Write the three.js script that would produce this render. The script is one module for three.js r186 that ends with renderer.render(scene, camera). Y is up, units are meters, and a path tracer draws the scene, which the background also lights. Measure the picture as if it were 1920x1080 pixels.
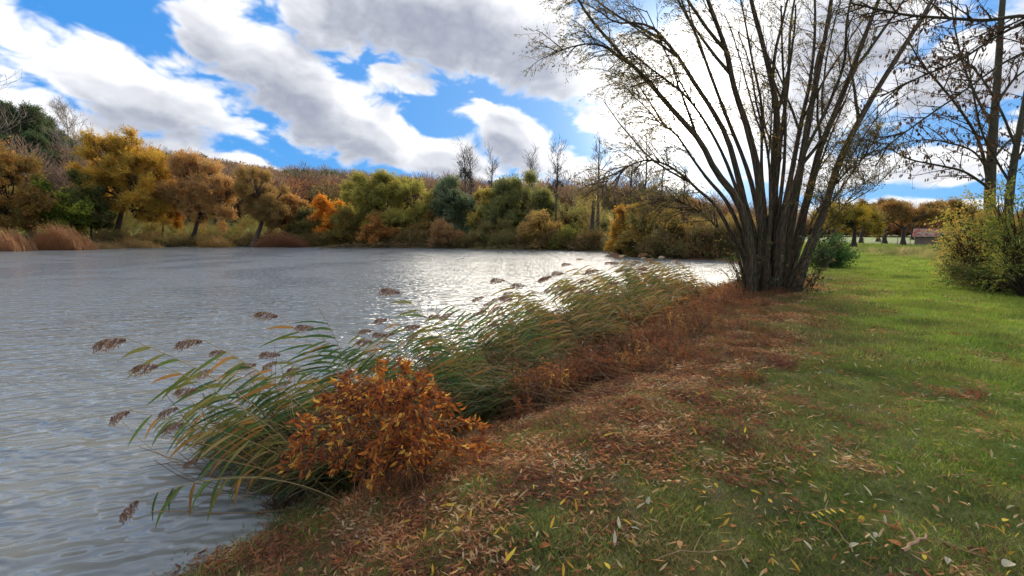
import * as THREE from 'three';
import { mergeGeometries } from 'three/addons/utils/BufferGeometryUtils.js';
import { createNoise2D, createNoise3D } from 'simplex-noise';

// ------------------------------------------------------------------ camera, sun, exposure
const PITCH = Math.atan(100 / 848), FPX = 848;                       // eye 1.6 m above the path, looking slightly down
const camera = new THREE.PerspectiveCamera(64.98, 16 / 9, 0.05, 9000);
camera.position.set(0, 1.6, 0);
camera.rotation.set(-PITCH, 0, 0);
const scene = new THREE.Scene();
const renderer = new THREE.WebGLRenderer({ antialias: true });
renderer.toneMapping = THREE.LinearToneMapping;
renderer.toneMappingExposure = 2.6;
renderer.shadowMap.enabled = true;
const SUN_AZ = 20.5 * Math.PI / 180, SUN_EL = 14.2 * Math.PI / 180;  // low, behind the willow, veiled by thin cloud
const SUN = new THREE.Vector3(Math.sin(SUN_AZ) * Math.cos(SUN_EL), Math.sin(SUN_EL), -Math.cos(SUN_AZ) * Math.cos(SUN_EL));
const sun = new THREE.DirectionalLight(new THREE.Color(1.0, 0.9, 0.74), 3.8);
sun.position.copy(SUN).multiplyScalar(300);
sun.castShadow = true; sun.shadow.radius = 120;
Object.assign(sun.shadow.camera, { left: -120, right: 120, top: 120, bottom: -120, near: 1, far: 900 });
sun.shadow.mapSize.set(4096, 4096);
scene.add(sun);

// ------------------------------------------------------------------ small helpers
const rng = (seed) => { let s = seed >>> 0; return () => { s = (s + 0x6d2b79f5) | 0; let t = Math.imul(s ^ (s >>> 15), 1 | s); t = (t + Math.imul(t ^ (t >>> 7), 61 | t)) ^ t; return ((t ^ (t >>> 14)) >>> 0) / 4294967296; }; };
const V = (x, y, z) => new THREE.Vector3(x, y, z);
const clamp = (x, a = 0, b = 1) => Math.min(b, Math.max(a, x));
const lerp = (a, b, t) => a + (b - a) * t;
const sstep = (a, b, x) => { const t = clamp((x - a) / (b - a)); return t * t * (3 - 2 * t); };
const n2 = createNoise2D(rng(11)), n2b = createNoise2D(rng(23)), n3 = createNoise3D(rng(7));
const fbm2 = (x, y, o = 4) => { let s = 0, a = 0.5; for (let i = 0; i < o; i++) { s += a * n2(x, y); x = x * 2.03 + 17.1; y = y * 2.03 - 9.7; a *= 0.5; } return s; };
const table = (T, x) => { if (x <= T[0][0]) return T[0][1]; for (let i = 1; i < T.length; i++) if (x <= T[i][0]) return lerp(T[i - 1][1], T[i][1], (x - T[i - 1][0]) / (T[i][0] - T[i - 1][0])); return T[T.length - 1][1]; };
// a bearing and a height above the horizon (as measured on the photograph) at a real distance in front of the eye -> a point
const CP = Math.cos(PITCH), SP = Math.sin(PITCH);
const at = (px, py, d) => { const u = (px - 960) / FPX, v = (540 - py) / FPX, y = v * CP - SP, z = CP + v * SP; return V(u / z * d, 1.6 + y / z * d, -d); };
const srgb = (r, g, b) => new THREE.Color().setRGB(r / 255, g / 255, b / 255, THREE.SRGBColorSpace);

const taken = {};
const numbered = (n) => { taken[n] = (taken[n] ?? -1) + 1; return taken[n] ? n + '_' + String(taken[n]).padStart(3, '0') : n; };
function tag(o, label, category, group, kind) {
  if (label) o.userData.label = label;
  if (category) o.userData.category = category;
  if (group) o.userData.group = group;
  if (kind) o.userData.kind = kind;
  return o;
}
function thing(name, label, category, pos, group) {
  const o = new THREE.Group(); o.name = numbered(name); if (pos) o.position.copy(pos); scene.add(o);
  return tag(o, label, category, group);
}
function mesh(name, geo, mat, parent = scene, kind) {
  const m = new THREE.Mesh(geo, mat); m.name = parent === scene ? numbered(name) : name;
  m.castShadow = m.receiveShadow = true; parent.add(m); if (kind) m.userData.kind = kind; return m;
}
function scatter(name, geo, mat, list, parent = scene, kind = 'stuff') {   // list of [Matrix4, Color?]
  const m = new THREE.InstancedMesh(geo, mat, Math.max(1, list.length)); m.name = parent === scene ? numbered(name) : name;
  list.forEach(([M, c], i) => { m.setMatrixAt(i, M); if (c) m.setColorAt(i, c); });
  m.count = list.length; m.castShadow = m.receiveShadow = true; parent.add(m); m.userData.kind = kind; return m;
}
const UP = V(0, 1, 0), _q = new THREE.Quaternion(), _q2 = new THREE.Quaternion();
const place = (pos, dir, roll, s, sy) => { _q.setFromUnitVectors(UP, dir); _q2.setFromAxisAngle(UP, roll); _q.multiply(_q2); return new THREE.Matrix4().compose(pos, _q, V(s, sy ?? s, s)); };

// collects triangles, tubes and leaves into one geometry
class MB {
  constructor() { this.p = []; this.i = []; this.c = []; this.uv = []; this.col = null; }
  color(c) { this.col = c; return this; }
  vert(x, y, z, u = 0, v = 0) { this.p.push(x, y, z); this.uv.push(u, v); if (this.col) this.c.push(this.col.r, this.col.g, this.col.b); return this.p.length / 3 - 1; }
  tri(a, b, c) { this.i.push(a, b, c); }
  tube(pts, rad, sides = 6, cap = false, jitter = 0) {
    const n = pts.length, T = V(), N = V(1, 0, 0), B = V(); let ring0 = -1, len = 0;
    for (let k = 0; k < n; k++) {
      T.subVectors(pts[Math.min(n - 1, k + 1)], pts[Math.max(0, k - 1)]).normalize();
      if (k === 0) { N.set(0.31, 0.2, 0.93); }
      N.addScaledVector(T, -N.dot(T)).normalize(); B.crossVectors(T, N);
      if (k) len += pts[k].distanceTo(pts[k - 1]);
      const r = typeof rad === 'function' ? rad(k / (n - 1)) : rad[k], first = this.p.length / 3;
      for (let s = 0; s <= sides; s++) {
        const a = s / sides * Math.PI * 2, rr = jitter ? r * (1 + jitter * n3(Math.cos(a) * 1.3 + pts[0].x, Math.sin(a) * 1.3 + pts[0].z, len * 1.4)) : r, c = Math.cos(a) * rr, d = Math.sin(a) * rr;
        this.vert(pts[k].x + N.x * c + B.x * d, pts[k].y + N.y * c + B.y * d, pts[k].z + N.z * c + B.z * d, s / sides * Math.max(0.05, r * 6.283), len);
      }
      if (k) for (let s = 0; s < sides; s++) { const a = ring0 + s, b = first + s; this.tri(a, a + 1, b + 1); this.tri(a, b + 1, b); }
      ring0 = first;
    }
    return this;
  }
  // a leaf blade: starts at o, runs along dir bending towards bend, half width w, folded along its rib
  leaf(o, dir, side, len, w, bend = V(0, 0, 0), st = 2, fold = 0.25, prof = null) {
    const P = o.clone(), D = dir.clone(), S = V(), Nn = V(); let prev = null;
    for (let k = 0; k <= st; k++) {
      const t = k / st, ww = w * (prof ? prof(t) : Math.sin(Math.PI * Math.pow(clamp(0.06 + t * 0.94), 0.8)));
      S.copy(side).addScaledVector(D, -side.dot(D)).normalize(); Nn.crossVectors(S, D);
      let cur;
      if (k === st) cur = [this.vert(P.x, P.y, P.z, 0.5, 1)];
      else {
        const f = fold * ww;
        cur = [this.vert(P.x + S.x * ww + Nn.x * f, P.y + S.y * ww + Nn.y * f, P.z + S.z * ww + Nn.z * f, 0, t), this.vert(P.x, P.y, P.z, 0.5, t), this.vert(P.x - S.x * ww + Nn.x * f, P.y - S.y * ww + Nn.y * f, P.z - S.z * ww + Nn.z * f, 1, t)];
      }
      if (prev) {
        if (cur.length === 1) { this.tri(prev[0], prev[1], cur[0]); this.tri(prev[1], prev[2], cur[0]); }
        else for (let e = 0; e < 2; e++) { this.tri(prev[e], prev[e + 1], cur[e + 1]); this.tri(prev[e], cur[e + 1], cur[e]); }
      }
      prev = cur; P.addScaledVector(D, len / st); D.addScaledVector(bend, 1 / st).normalize();
    }
    return this;
  }
  quad(o, dir, side, len, w) {                                          // a small pointed leaf of two triangles
    const a = this.vert(o.x, o.y, o.z, 0.5, 0), m = 0.45;
    const b = this.vert(o.x + dir.x * len * m + side.x * w, o.y + dir.y * len * m + side.y * w, o.z + dir.z * len * m + side.z * w, 0, m), d = this.vert(o.x + dir.x * len * m - side.x * w, o.y + dir.y * len * m - side.y * w, o.z + dir.z * len * m - side.z * w, 1, m);
    const c = this.vert(o.x + dir.x * len, o.y + dir.y * len, o.z + dir.z * len, 0.5, 1); this.tri(a, b, c); this.tri(a, c, d); return this;
  }
  get tris() { return this.i.length / 3; }
  geo() {
    const g = new THREE.BufferGeometry();
    g.setAttribute('position', new THREE.Float32BufferAttribute(this.p, 3)); g.setAttribute('uv', new THREE.Float32BufferAttribute(this.uv, 2));
    if (this.c.length) g.setAttribute('color', new THREE.Float32BufferAttribute(this.c, 3));
    g.setIndex(this.i); g.computeVertexNormals(); return g;
  }
}
const rdir = (r) => { const z = r() * 2 - 1, a = r() * 6.283, q = Math.sqrt(1 - z * z); return V(q * Math.cos(a), z, q * Math.sin(a)); };
const perp = (d, r) => { const s = rdir(r); s.addScaledVector(d, -s.dot(d)); return s.normalize(); };
function curve(a, b, sag, n, r, wob = 0) {                              // points from a to b bowed by the vector sag
  const out = []; for (let k = 0; k <= n; k++) { const t = k / n, p = a.clone().lerp(b, t).addScaledVector(sag, 4 * t * (1 - t)); if (wob && k && k < n) p.add(V((r() - 0.5) * wob, (r() - 0.5) * wob, (r() - 0.5) * wob)); out.push(p); } return out;
}
function smooth(pts, n) { const c = new THREE.CatmullRomCurve3(pts, false, 'centripetal'); return c.getPoints(n); }
// ------------------------------------------------------------------ sky: wind-torn cumulus on deep blue, brightest round the veiled sun
// a cloud bank: azimuth, elevation, half length, half height (degrees), slope, weight
const BANKS = [
  [-37.5, 12.9, 11.5, 4.3, -0.19, 1.0], [-48.2, 17.2, 2.6, 2.6, -0.5, 0.85], [-51, 10.5, 6, 4, 0, 0.7], [-38, 8.2, 12, 1.7, -0.14, 1.0], [-29, 7.2, 4, 1.6, -0.1, 0.8],
  [-30.5, 18.8, 7, 5.0, -0.5, 1.0], [-23.5, 15.2, 9, 5.8, -0.45, 1.1], [-16.5, 11.6, 8.5, 4.2, -0.4, 1.1], [-8.5, 9.2, 9.5, 3.0, -0.2, 1.0],
  [-8, 24.6, 20, 7.0, -0.16, 1.35], [4, 19.6, 12, 4.4, -0.2, 1.1], [-35, 22.4, 4, 1.2, -0.1, 0.5], [-21, 22.5, 7, 3.4, -0.2, 0.8], [-13.8, 17.6, 4.5, 2.2, 0, 0.6],
  [-0.6, 12.4, 6.6, 3.6, -0.3, 1.35], [5, 8.8, 6, 2.6, -0.2, 0.9], [-5, 7.4, 5, 1.8, -0.15, 0.7], [3, 6.4, 4, 1.5, 0.1, 0.65], [9, 7.2, 4, 2.0, -0.2, 0.7], [-11, 6.6, 3, 0.9, 0.1, 0.5], [13, 12.2, 5.5, 2.6, -0.25, 0.95], [15, 8.0, 5, 2.2, -0.2, 0.75], [14, 5.0, 4, 1.5, 0.1, 0.6], [21, 5.4, 5, 1.7, -0.1, 0.7],
  [21, 17, 13, 8, 0, 1.2], [32, 19, 14, 7.5, 0.1, 1.2], [30, 12, 9, 4.2, 0, 1.0], [44, 14, 9, 3.2, 0.1, 1.0], [42, 6.6, 8, 1.9, 0, 1.0], [50, 9.6, 4, 1.6, 0, 0.8], [33, 6.5, 6, 2.4, 0, 0.9], [33, 2.6, 6, 1.1, 0.05, 0.7], [43, 2.4, 6, 1.2, -0.05, 0.7], [-12, 17.0, 1.6, 0.7, 0, 0.4], [53, 18, 8, 6, 0, 1.0], [-58, 19, 5, 6, 0, 0.8],
];
function skyTexture(W, H) {
  const data = new Float32Array(W * H * 4), D2R = Math.PI / 180;
  const noise = (x, y, z, o) => { let s = 0, a = 0.5; for (let i = 0; i < o; i++) { s += a * n3(x, y, z); x = x * 2.07 + 5.2; y = y * 2.07 + 1.3; z = z * 2.07 - 3.1; a *= 0.52; } return s; };
  const billow = (x, y, z, o) => { let s = 0, a = 0.5; for (let i = 0; i < o; i++) { s += a * (2.6 * Math.abs(n3(x, y, z)) - 0.75); x = x * 2.13 + 1.7; y = y * 2.13 + 8.3; z = z * 2.13 + 2.9; a *= 0.5; } return s; };
  function layout(az, el, x, y, z) {                                   // how much cloud stands in that direction, before its ragged edge
    const far = Math.max(sstep(50, 64, Math.abs(az)), sstep(25, 34, el)); let f = 0;
    if (far < 1) for (const [a, e, ra, re, k, w] of BANKS) { let da = az - a; const de = el - e - k * da; const q = Math.sqrt((da / ra) ** 2 + (de / re) ** 2); if (q < 2.6) f += Math.exp(7 * (1.35 * w * (1 - q))); }
    f = Math.log(f + 0.0018) / 7;
    if (far > 0) { const g = lerp(-0.12, 0.55, sstep(20, 36, el)) + 0.75 * n3(x * 1.7 + 3, y * 3.2, z * 1.7) + 0.3 * n3(x * 4, y * 7 + 9, z * 4); f = lerp(f, g, far); }
    return Math.max(f, -0.9);
  }
  function dens(az, el, o) {
    const a = az * D2R, e = el * D2R, ce = Math.cos(e), x = Math.sin(a) * ce, y = Math.sin(e), z = -Math.cos(a) * ce;
    const wx = n3(x * 6, y * 10, z * 6) * 0.03, wy = n3(x * 6 + 9, y * 10, z * 6) * 0.02;
    const X = x + wx, Y = (y + wy) * 1.7, Z = z + wx;
    return layout(az + wx * 40, el + wy * 40, X, y, Z) + 0.30 * noise(X * 4.5, Y * 6, Z * 4.5, 3) + 0.30 * billow(X * 8, Y * 10, Z * 8, o) + 0.10 * noise(X * 38, Y * 44, Z * 38, 3) - 0.2;
  }
  for (let row = 0; row < H; row++) {
    const el = ((row + 0.5) / H - 0.5) * 180;
    for (let col = 0; col < W; col++) {
      const i = (row * W + col) * 4; data[i + 3] = 1;
      if (el < -3) { data[i] = 0.2; data[i + 1] = 0.2; data[i + 2] = 0.16; continue; }
      // u = 0.5 looks along +x in an equirect map; azimuth is counted from -z to the right
      const phi = ((col + 0.5) / W - 0.5) * 2 * Math.PI, X = Math.cos(phi), Z = Math.sin(phi), az = Math.atan2(X, -Z) / D2R;
      const e = el * D2R, ce = Math.cos(e), cosS = clamp(X * ce * SUN.x + Math.sin(e) * SUN.y + Z * ce * SUN.z, -1, 1), ang = Math.acos(cosS) / D2R;
      const inView = Math.abs(az) < 58 && el < 33;
      const d = dens(az, Math.max(el, 0), inView ? 6 : 4), alpha = Math.pow(sstep(-0.12, 0.34, d), 1.15);
      // clear air: deep blue, paler to the horizon and the sun
      const hz = Math.exp(-Math.max(el, 0) / 9), nearSun = Math.exp(-ang / 16);
      let r = lerp(0.022, 0.055, hz) + 0.22 * nearSun, g = lerp(0.118, 0.20, hz) + 0.22 * nearSun, b = lerp(0.32, 0.40, hz) + 0.14 * nearSun;
      if (alpha > 0) {
        const soft = (A, E) => { const wa = 1.2 * n3(A * 0.12, E * 0.2, 3), we = 0.9 * n3(A * 0.12, E * 0.2, 8); A += wa; E += we; const p = A * D2R, q = E * D2R, c = Math.cos(q), x = Math.sin(p) * c, y = Math.sin(q) * 1.7, z = -Math.cos(p) * c; return layout(A, E, x, y, z) + 0.34 * noise(x * 5, y * 6, z * 5, 3) + 0.16 * billow(x * 10, y * 11, z * 10, 3) - 0.15; };
        const t1 = soft(az + 0.6, el + 1.5), t2 = soft(az + 0.9, el + 3.4), thin = Math.exp(-4.5 * Math.max(0, d - 0.08));
        let lit = clamp(1.02 - 0.50 * sstep(-0.02, 0.75, t1) - 0.40 * sstep(0.0, 0.85, t2) + 0.45 * thin + 0.07 * billow(X * ce * 15, Math.sin(e) * 20, Z * ce * 15, 4));
        const glow = Math.exp(-ang / 9);
        lit = clamp(lit + 0.32 * Math.exp(-ang / 10) + 0.35 * sstep(60, 130, ang));   // front-lit clouds away from the sun: brightness added, mostly unseen, to light the land
        const cr = lerp(0.120, 0.425, lit), cg = lerp(0.134, 0.43, lit), cb = lerp(0.178, 0.445, lit), boost = (1 + 0.45 * glow) * (1 + 0.5 * sstep(50, 125, ang));  // boost: glow by the sun, plus brightness added to cloud behind the eye
        r = lerp(r, cr * boost, alpha); g = lerp(g, cg * boost, alpha); b = lerp(b, cb * boost * 0.99, alpha);
      }
      const core = 2.2 * Math.exp(-((ang / 3.2) ** 2)) + 0.9 * Math.exp(-((ang / 7) ** 2));     // the sun seen through thin cloud
      data[i] = r + core; data[i + 1] = g + core * 0.93; data[i + 2] = b + core * 0.8;
    }
  }
  const t = new THREE.DataTexture(data, W, H, THREE.RGBAFormat, THREE.FloatType);
  t.mapping = THREE.EquirectangularReflectionMapping; t.magFilter = t.minFilter = THREE.LinearFilter; t.wrapS = THREE.RepeatWrapping; t.needsUpdate = true;
  return t;
}
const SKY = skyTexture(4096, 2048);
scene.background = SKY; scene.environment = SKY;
// ------------------------------------------------------------------ the pond's outline and the lie of the land
const WL = -0.55;                                                      // water level
const SHORE = [[-9, 6], [-3.4, -0.8], [-2.45, -2.3], [-2.15, -3.2], [-1.65, -4.0], [-0.85, -4.9], [-0.35, -5.6], [0.6, -6.8], [3, -10.3], [6.4, -15.0], [9.3, -18.5], [12, -23.5], [16, -31], [17, -37.5], [12.7, -40], [10.8, -48], [11.5, -57], [7, -61], [-1, -66], [-13, -71], [-29, -77], [-45, -80], [-60, -77.5], [-68, -66], [-74, -54], [-78, -38], [-66, -12], [-44, 8]];
const NEAR = SHORE.slice(0, 14);
function pond(x, z) {                                                   // signed distance to the water's edge, positive on land
  let best = 1e9, inside = false;
  for (let i = 0, n = SHORE.length, j = n - 1; i < n; j = i++) {
    const [ax, az] = SHORE[j], [bx, bz] = SHORE[i], dx = bx - ax, dz = bz - az, t = clamp(((x - ax) * dx + (z - az) * dz) / (dx * dx + dz * dz));
    const ex = x - ax - dx * t, ez = z - az - dz * t; best = Math.min(best, ex * ex + ez * ez);
    if ((az > z) !== (bz > z) && x < ax + dx * (z - az) / dz) inside = !inside;
  }
  return (inside ? -1 : 1) * Math.sqrt(best);
}
const RIDGE = [[-180, 3], [-75, 6], [-52.8, 6.6], [-47.5, 6.6], [-42.8, 6.2], [-37.1, 5.7], [-32.8, 5.4], [-27.9, 5.0], [-20.3, 5.0], [-16.7, 4.6], [-10.5, 4.2], [-7.3, 4.0], [2.7, 3.35], [9.2, 2.5], [12.5, 2.05], [21.6, 1.15], [29.8, 0.5], [35, 0.1], [41, -0.1], [60, -0.1], [120, 0.4], [180, 3]];
function ground(x, z, d = pond(x, z)) {
  const r = Math.hypot(x, z), az = Math.atan2(x, -z) * 180 / Math.PI;
  if (d < 0) return WL - 0.06 - Math.min(1.4, -d * 0.32);
  let h = lerp(WL - 0.06, 0, sstep(-0.1, r < 30 ? 2.4 : 4, d));
  h += 0.05 * n2(x * 0.35, z * 0.35) * sstep(0.3, 2, d) + 0.018 * n2(x * 1.6, z * 1.6) * sstep(0, 0.6, d);
  if (r < 40) h += 0.012 * n2b(x * 4.3, z * 4.3) * sstep(0, 0.5, d);
  const left = 1 - sstep(14, 36, az > 100 ? -60 : az);                   // the wooded slope fills the view left of the willow
  const top = 1.6 + 320 * Math.tan(table(RIDGE, az) * Math.PI / 180);
  const far = r > 90 ? clamp((r - 100) / 220) : 0;
  if (r > 90) h += left * (top - h) * (far < 1 ? far * (0.65 + 0.35 * far) : 1) + (r > 320 ? -left * (r - 320) * 0.03 : 0) + left * 2.5 * n2(x * 0.02, z * 0.02) * far;
  if (r > 30) h += (1 - left) * Math.min(2.0, (r - 30) * 0.0085) + 0.15 * n2(x * 0.05, z * 0.05) * sstep(30, 50, r) * sstep(3, 9, d);
  if (r > 60 && d > 8) h += left * clamp((d - 8) / 60) * 2.2 * (1 - far);
  h += (1 - left) * 0.5 * sstep(7.5, 12, d) * sstep(60, 30, r) * sstep(7, 11, x);
  return h;
}
// how the bank is covered: brown leaf litter by the reeds, patchy turf, then the mown green path
const litterAt = (x, z, d) => clamp(sstep(-0.1, 0.5, d) * (1 - sstep(1.7, 3.5, -0.5 * sstep(-4, -7, z) + d + 1.5 * fbm2(x * 0.55, z * 0.55, 3))) * (1 - 0.55 * sstep(-5.5, -3.2, z) * sstep(-0.15, 0.25, fbm2(x * 1.5 + 3, z * 1.5, 3) + 0.08)) + 0.40 * sstep(0.1, 0.5, fbm2(x * 0.8 + 40, z * 0.8, 3)) * (1 - sstep(4, 9, d)));
const pathAt = (d, x, z) => sstep(3.6, 5.2, d + 0.6 * n2(x * 0.4, z * 0.4)) * (1 - sstep(8.0, 9.6, d + 0.8 * n2(x * 0.3 + 9, z * 0.3)));
const noiseTex = (size, per, f, srgbMap) => {
  const data = new Uint8Array(size * size * 4);
  for (let y = 0; y < size; y++) for (let x = 0; x < size; x++) { const c = f(x / size, y / size), i = (y * size + x) * 4; data[i] = clamp(c[0]) * 255; data[i + 1] = clamp(c[1] ?? c[0]) * 255; data[i + 2] = clamp(c[2] ?? c[0]) * 255; data[i + 3] = 255; }
  const t = new THREE.DataTexture(data, size, size); t.wrapS = t.wrapT = THREE.RepeatWrapping; t.magFilter = t.minFilter = THREE.LinearFilter; t.repeat.set(1 / per, 1 / per); if (srgbMap) t.colorSpace = THREE.SRGBColorSpace; t.needsUpdate = true; return t;
};
const TAU = Math.PI * 2;
const tileN = (u, v, f, seed) => { const R = f / TAU; return 0.5 + 0.5 * createTile(u, v, R, seed); };
const createTile = (u, v, R, seed) => { const a = u * TAU, b = v * TAU; return 0.5 * (n3(Math.cos(a) * R + seed, Math.sin(a) * R, Math.cos(b) * R + seed * 2) + n3(Math.sin(b) * R + seed * 3, Math.cos(a) * R, Math.sin(a) * R - seed)); };
const soilMap = noiseTex(512, 1.7, (u, v) => { const a = tileN(u, v, 9, 1), b = tileN(u, v, 34, 2), c = tileN(u, v, 90, 3), k = 0.5 + 0.55 * (0.4 * a + 0.35 * b + 0.35 * c - 0.3); return [k, k * 0.985, k * 0.95]; });
const soilBump = noiseTex(512, 1.3, (u, v) => [0.35 * tileN(u, v, 12, 5) + 0.35 * tileN(u, v, 40, 6) + 0.3 * tileN(u, v, 110, 7)]);
{
  const rings = [], ang = [];
  for (let r = 0.5; r < 7000; r *= r < 12 ? 1.018 : r < 120 ? 1.03 : r < 500 ? 1.05 : 1.35) rings.push(r);
  for (let a = -180; a < 180; a += (a >= -62 && a < 62) ? 0.5 : 3) ang.push(a);
  const nA = ang.length, p = [0, ground(0, 0), 0], c = [], uv = [0, 0], idx = [], col = new THREE.Color();
  const C = { mud: srgb(92, 78, 60), litter: srgb(134, 98, 68), turf: srgb(118, 116, 66), path: srgb(122, 142, 58), wild: srgb(140, 132, 84), field: srgb(176, 176, 84), wood: srgb(104, 82, 62), bed: srgb(60, 54, 40) };
  const shade = (x, z) => {
    const d = pond(x, z), r = Math.hypot(x, z), az = Math.atan2(x, -z) * 180 / Math.PI;
    if (d < 0) return col.copy(C.bed);
    const nearSide = r < 60 && !(r > 36 && x < 14);
    if (nearSide) {
      const k = litterAt(x, z, d); col.copy(C.turf).lerp(C.path, pathAt(d, x, z) * 0.9).lerp(C.wild, sstep(8.5, 10, d) * sstep(-0.3, 0.4, n2(x * 0.3, z * 0.3) + 0.3)).lerp(C.litter, k).lerp(C.mud, 0.6 * sstep(0.25, 0.6, n2(x * 1.1, z * 1.1)) * (1 - pathAt(d, x, z)) + (1 - sstep(0, 0.35, d)) * 0.8);
      if (r > 24 && d > 8) col.lerp(C.path, sstep(36, 48, r));
    } else {
      if (az > 22 && az < 100) return col.copy(C.path).lerp(C.wild, 0.35 * sstep(0, 0.6, n2(x * 0.06, z * 0.06)));
      const hill = sstep(150, 190, r + 14 * n2(x * 0.02, z * 0.02)) * (1 - sstep(14, 36, az));
      col.copy(C.field).lerp(C.wild, 0.4 * sstep(0, 0.6, n2(x * 0.06, z * 0.06))).lerp(C.wild, 1 - sstep(1, 7, d)).lerp(C.wood, hill);
    }
    return col;
  };
  shade(0, 0); c.push(col.r, col.g, col.b);
  for (const r of rings) for (const a of ang) { const x = Math.sin(a * Math.PI / 180) * r, z = -Math.cos(a * Math.PI / 180) * r; p.push(x, ground(x, z), z); uv.push(x, z); shade(x, z); c.push(col.r, col.g, col.b); }
  for (let k = 0; k < nA; k++) idx.push(0, 1 + (k + 1) % nA, 1 + k);
  for (let q = 0; q + 1 < rings.length; q++) for (let k = 0; k < nA; k++) { const a = 1 + q * nA + k, b = 1 + q * nA + (k + 1) % nA; idx.push(a, b, b + nA, a, b + nA, a + nA); }
  const g = new THREE.BufferGeometry(); g.setAttribute('position', new THREE.Float32BufferAttribute(p, 3)); g.setAttribute('uv', new THREE.Float32BufferAttribute(uv, 2)); g.setAttribute('color', new THREE.Float32BufferAttribute(c, 3)); g.setIndex(idx); g.computeVertexNormals();
  if (g.attributes.normal.getY(1) < 0) { const ix = g.index.array; for (let i = 0; i < ix.length; i += 3) { const t = ix[i]; ix[i] = ix[i + 1]; ix[i + 1] = t; } g.computeVertexNormals(); }
  tag(mesh('ground', g, new THREE.MeshStandardMaterial({ vertexColors: true, map: soilMap, bumpMap: soilBump, bumpScale: 0.012, roughness: 1 })), 'grassy bank, mown path, meadow and wooded slope round the pond', 'ground', null, 'structure');
}
// ------------------------------------------------------------------ water: wind ripples running from the right, silty grey brown
const waveSet = (() => { const r = rng(5), out = []; for (let i = 0; i < 40; i++) { const L = 0.14 * Math.pow(8, r()), a = 0.12 + (r() + r() - 1) * 0.75; out.push([Math.sin(a) * TAU / L, Math.cos(a) * TAU / L, 0.0058 * Math.pow(L, 1.0), r() * TAU, L]); } return out; })();
{
  const rings = [], ang = [];
  for (let r = 1.2; r < 125; r *= r < 14 ? 1.0095 : 1.02) rings.push(r);
  for (let a = -180; a < 180; a += (a >= -60 && a < 46) ? 0.22 : 6) ang.push(a);
  const nA = ang.length, p = [], uv = [], idx = [], keep = [];
  for (const r of rings) {
    const cell = r * 0.014;
    for (const a of ang) {
      const x = Math.sin(a * Math.PI / 180) * r, z = -Math.cos(a * Math.PI / 180) * r; let y = WL;
      keep.push(pond(x, z) < 1.2);
      if (a > -60 && a < 46) { const gust = 0.75 + 0.5 * n2(x * 0.11, z * 0.07); for (const [kx, kz, amp, ph, L] of waveSet) if (L > cell * 3) y += amp * gust * sstep(cell * 3, cell * 6, L) * Math.sin(kx * x + kz * z + ph + 1.1 * n2(x * 0.35 + L, z * 0.35)); }
      p.push(x, y, z); uv.push(x, z);
    }
  }
  for (let q = 0; q + 1 < rings.length; q++) for (let k = 0; k < nA; k++) { const a = q * nA + k, b = q * nA + (k + 1) % nA; if (keep[a] || keep[b] || keep[a + nA]) idx.push(a, b + nA, b, a, a + nA, b + nA); }
  const g = new THREE.BufferGeometry(); g.setAttribute('position', new THREE.Float32BufferAttribute(p, 3)); g.setAttribute('uv', new THREE.Float32BufferAttribute(uv, 2)); g.setIndex(idx); g.computeVertexNormals();
  if (g.attributes.normal.getY(nA * 20 + 60) < 0) { const ix = g.index.array; for (let i = 0; i < ix.length; i += 3) { const t = ix[i]; ix[i] = ix[i + 1]; ix[i + 1] = t; } g.computeVertexNormals(); }
  const rr = rng(9), W = []; for (let i = 0; i < 70; i++) { const k = 6 + Math.floor(Math.pow(rr(), 1.4) * 46), a = 0.1 + (rr() + rr() - 1) * 0.8; W.push([Math.round(Math.sin(a) * k), Math.round(Math.cos(a) * k), 1 / Math.pow(k, 0.95), rr() * TAU]); }
  let amp = 0; for (const w of W) amp += w[2] * w[2] / 2; amp = Math.sqrt(amp);
  const ripple = noiseTex(1024, 4.3, (u, v) => { let s = 0; const e = u * TAU, f = v * TAU; for (const [a, b, m, q] of W) s += m * Math.sin(a * e + b * f + q); return [0.5 + 0.16 * s / amp]; });
  const water = new THREE.MeshPhysicalMaterial({ color: srgb(118, 121, 119), roughness: 0.16, ior: 1.5, bumpMap: ripple, bumpScale: 0.11, roughnessMap: noiseTex(256, 53, (u, v) => { const a = sstep(0.35, 0.65, tileN(u, v * 2, 7, 31)); return [lerp(0.25, 1, a)]; }) });
  tag(mesh('water', g, water), 'wind-rippled grey pond water', 'water', null, 'structure');
}
// ------------------------------------------------------------------ materials for wood and leaves
const barkTex = noiseTex(512, 1, (u, v) => { const a = tileN(u, v, 8, 21), b = createTile(u * 3, v * 0.5, 1.2, 4), c = tileN(u, v, 60, 22); return [clamp(0.5 + 0.4 * b + 0.3 * (a - 0.5) + 0.4 * (c - 0.5))]; });
barkTex.repeat.set(3, 1.1);
const wood = (r, g, b, bump = 0) => new THREE.MeshStandardMaterial({ color: srgb(r, g, b), roughness: 0.95, ...(bump ? { bumpMap: barkTex, bumpScale: bump } : {}) });
const leafMat = (r, g, b, tr = 0.35) => new THREE.MeshPhysicalMaterial({ color: srgb(r, g, b), roughness: 0.95, transmission: tr, thickness: 0, side: THREE.DoubleSide, specularIntensity: 0.25 });
const LEAF = leafMat(255, 255, 255, 0.56);                             // tinted leaf by leaf by the copies' own colours
const GREYWOOD = wood(78, 66, 54), DARKWOOD = wood(60, 48, 38);
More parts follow.
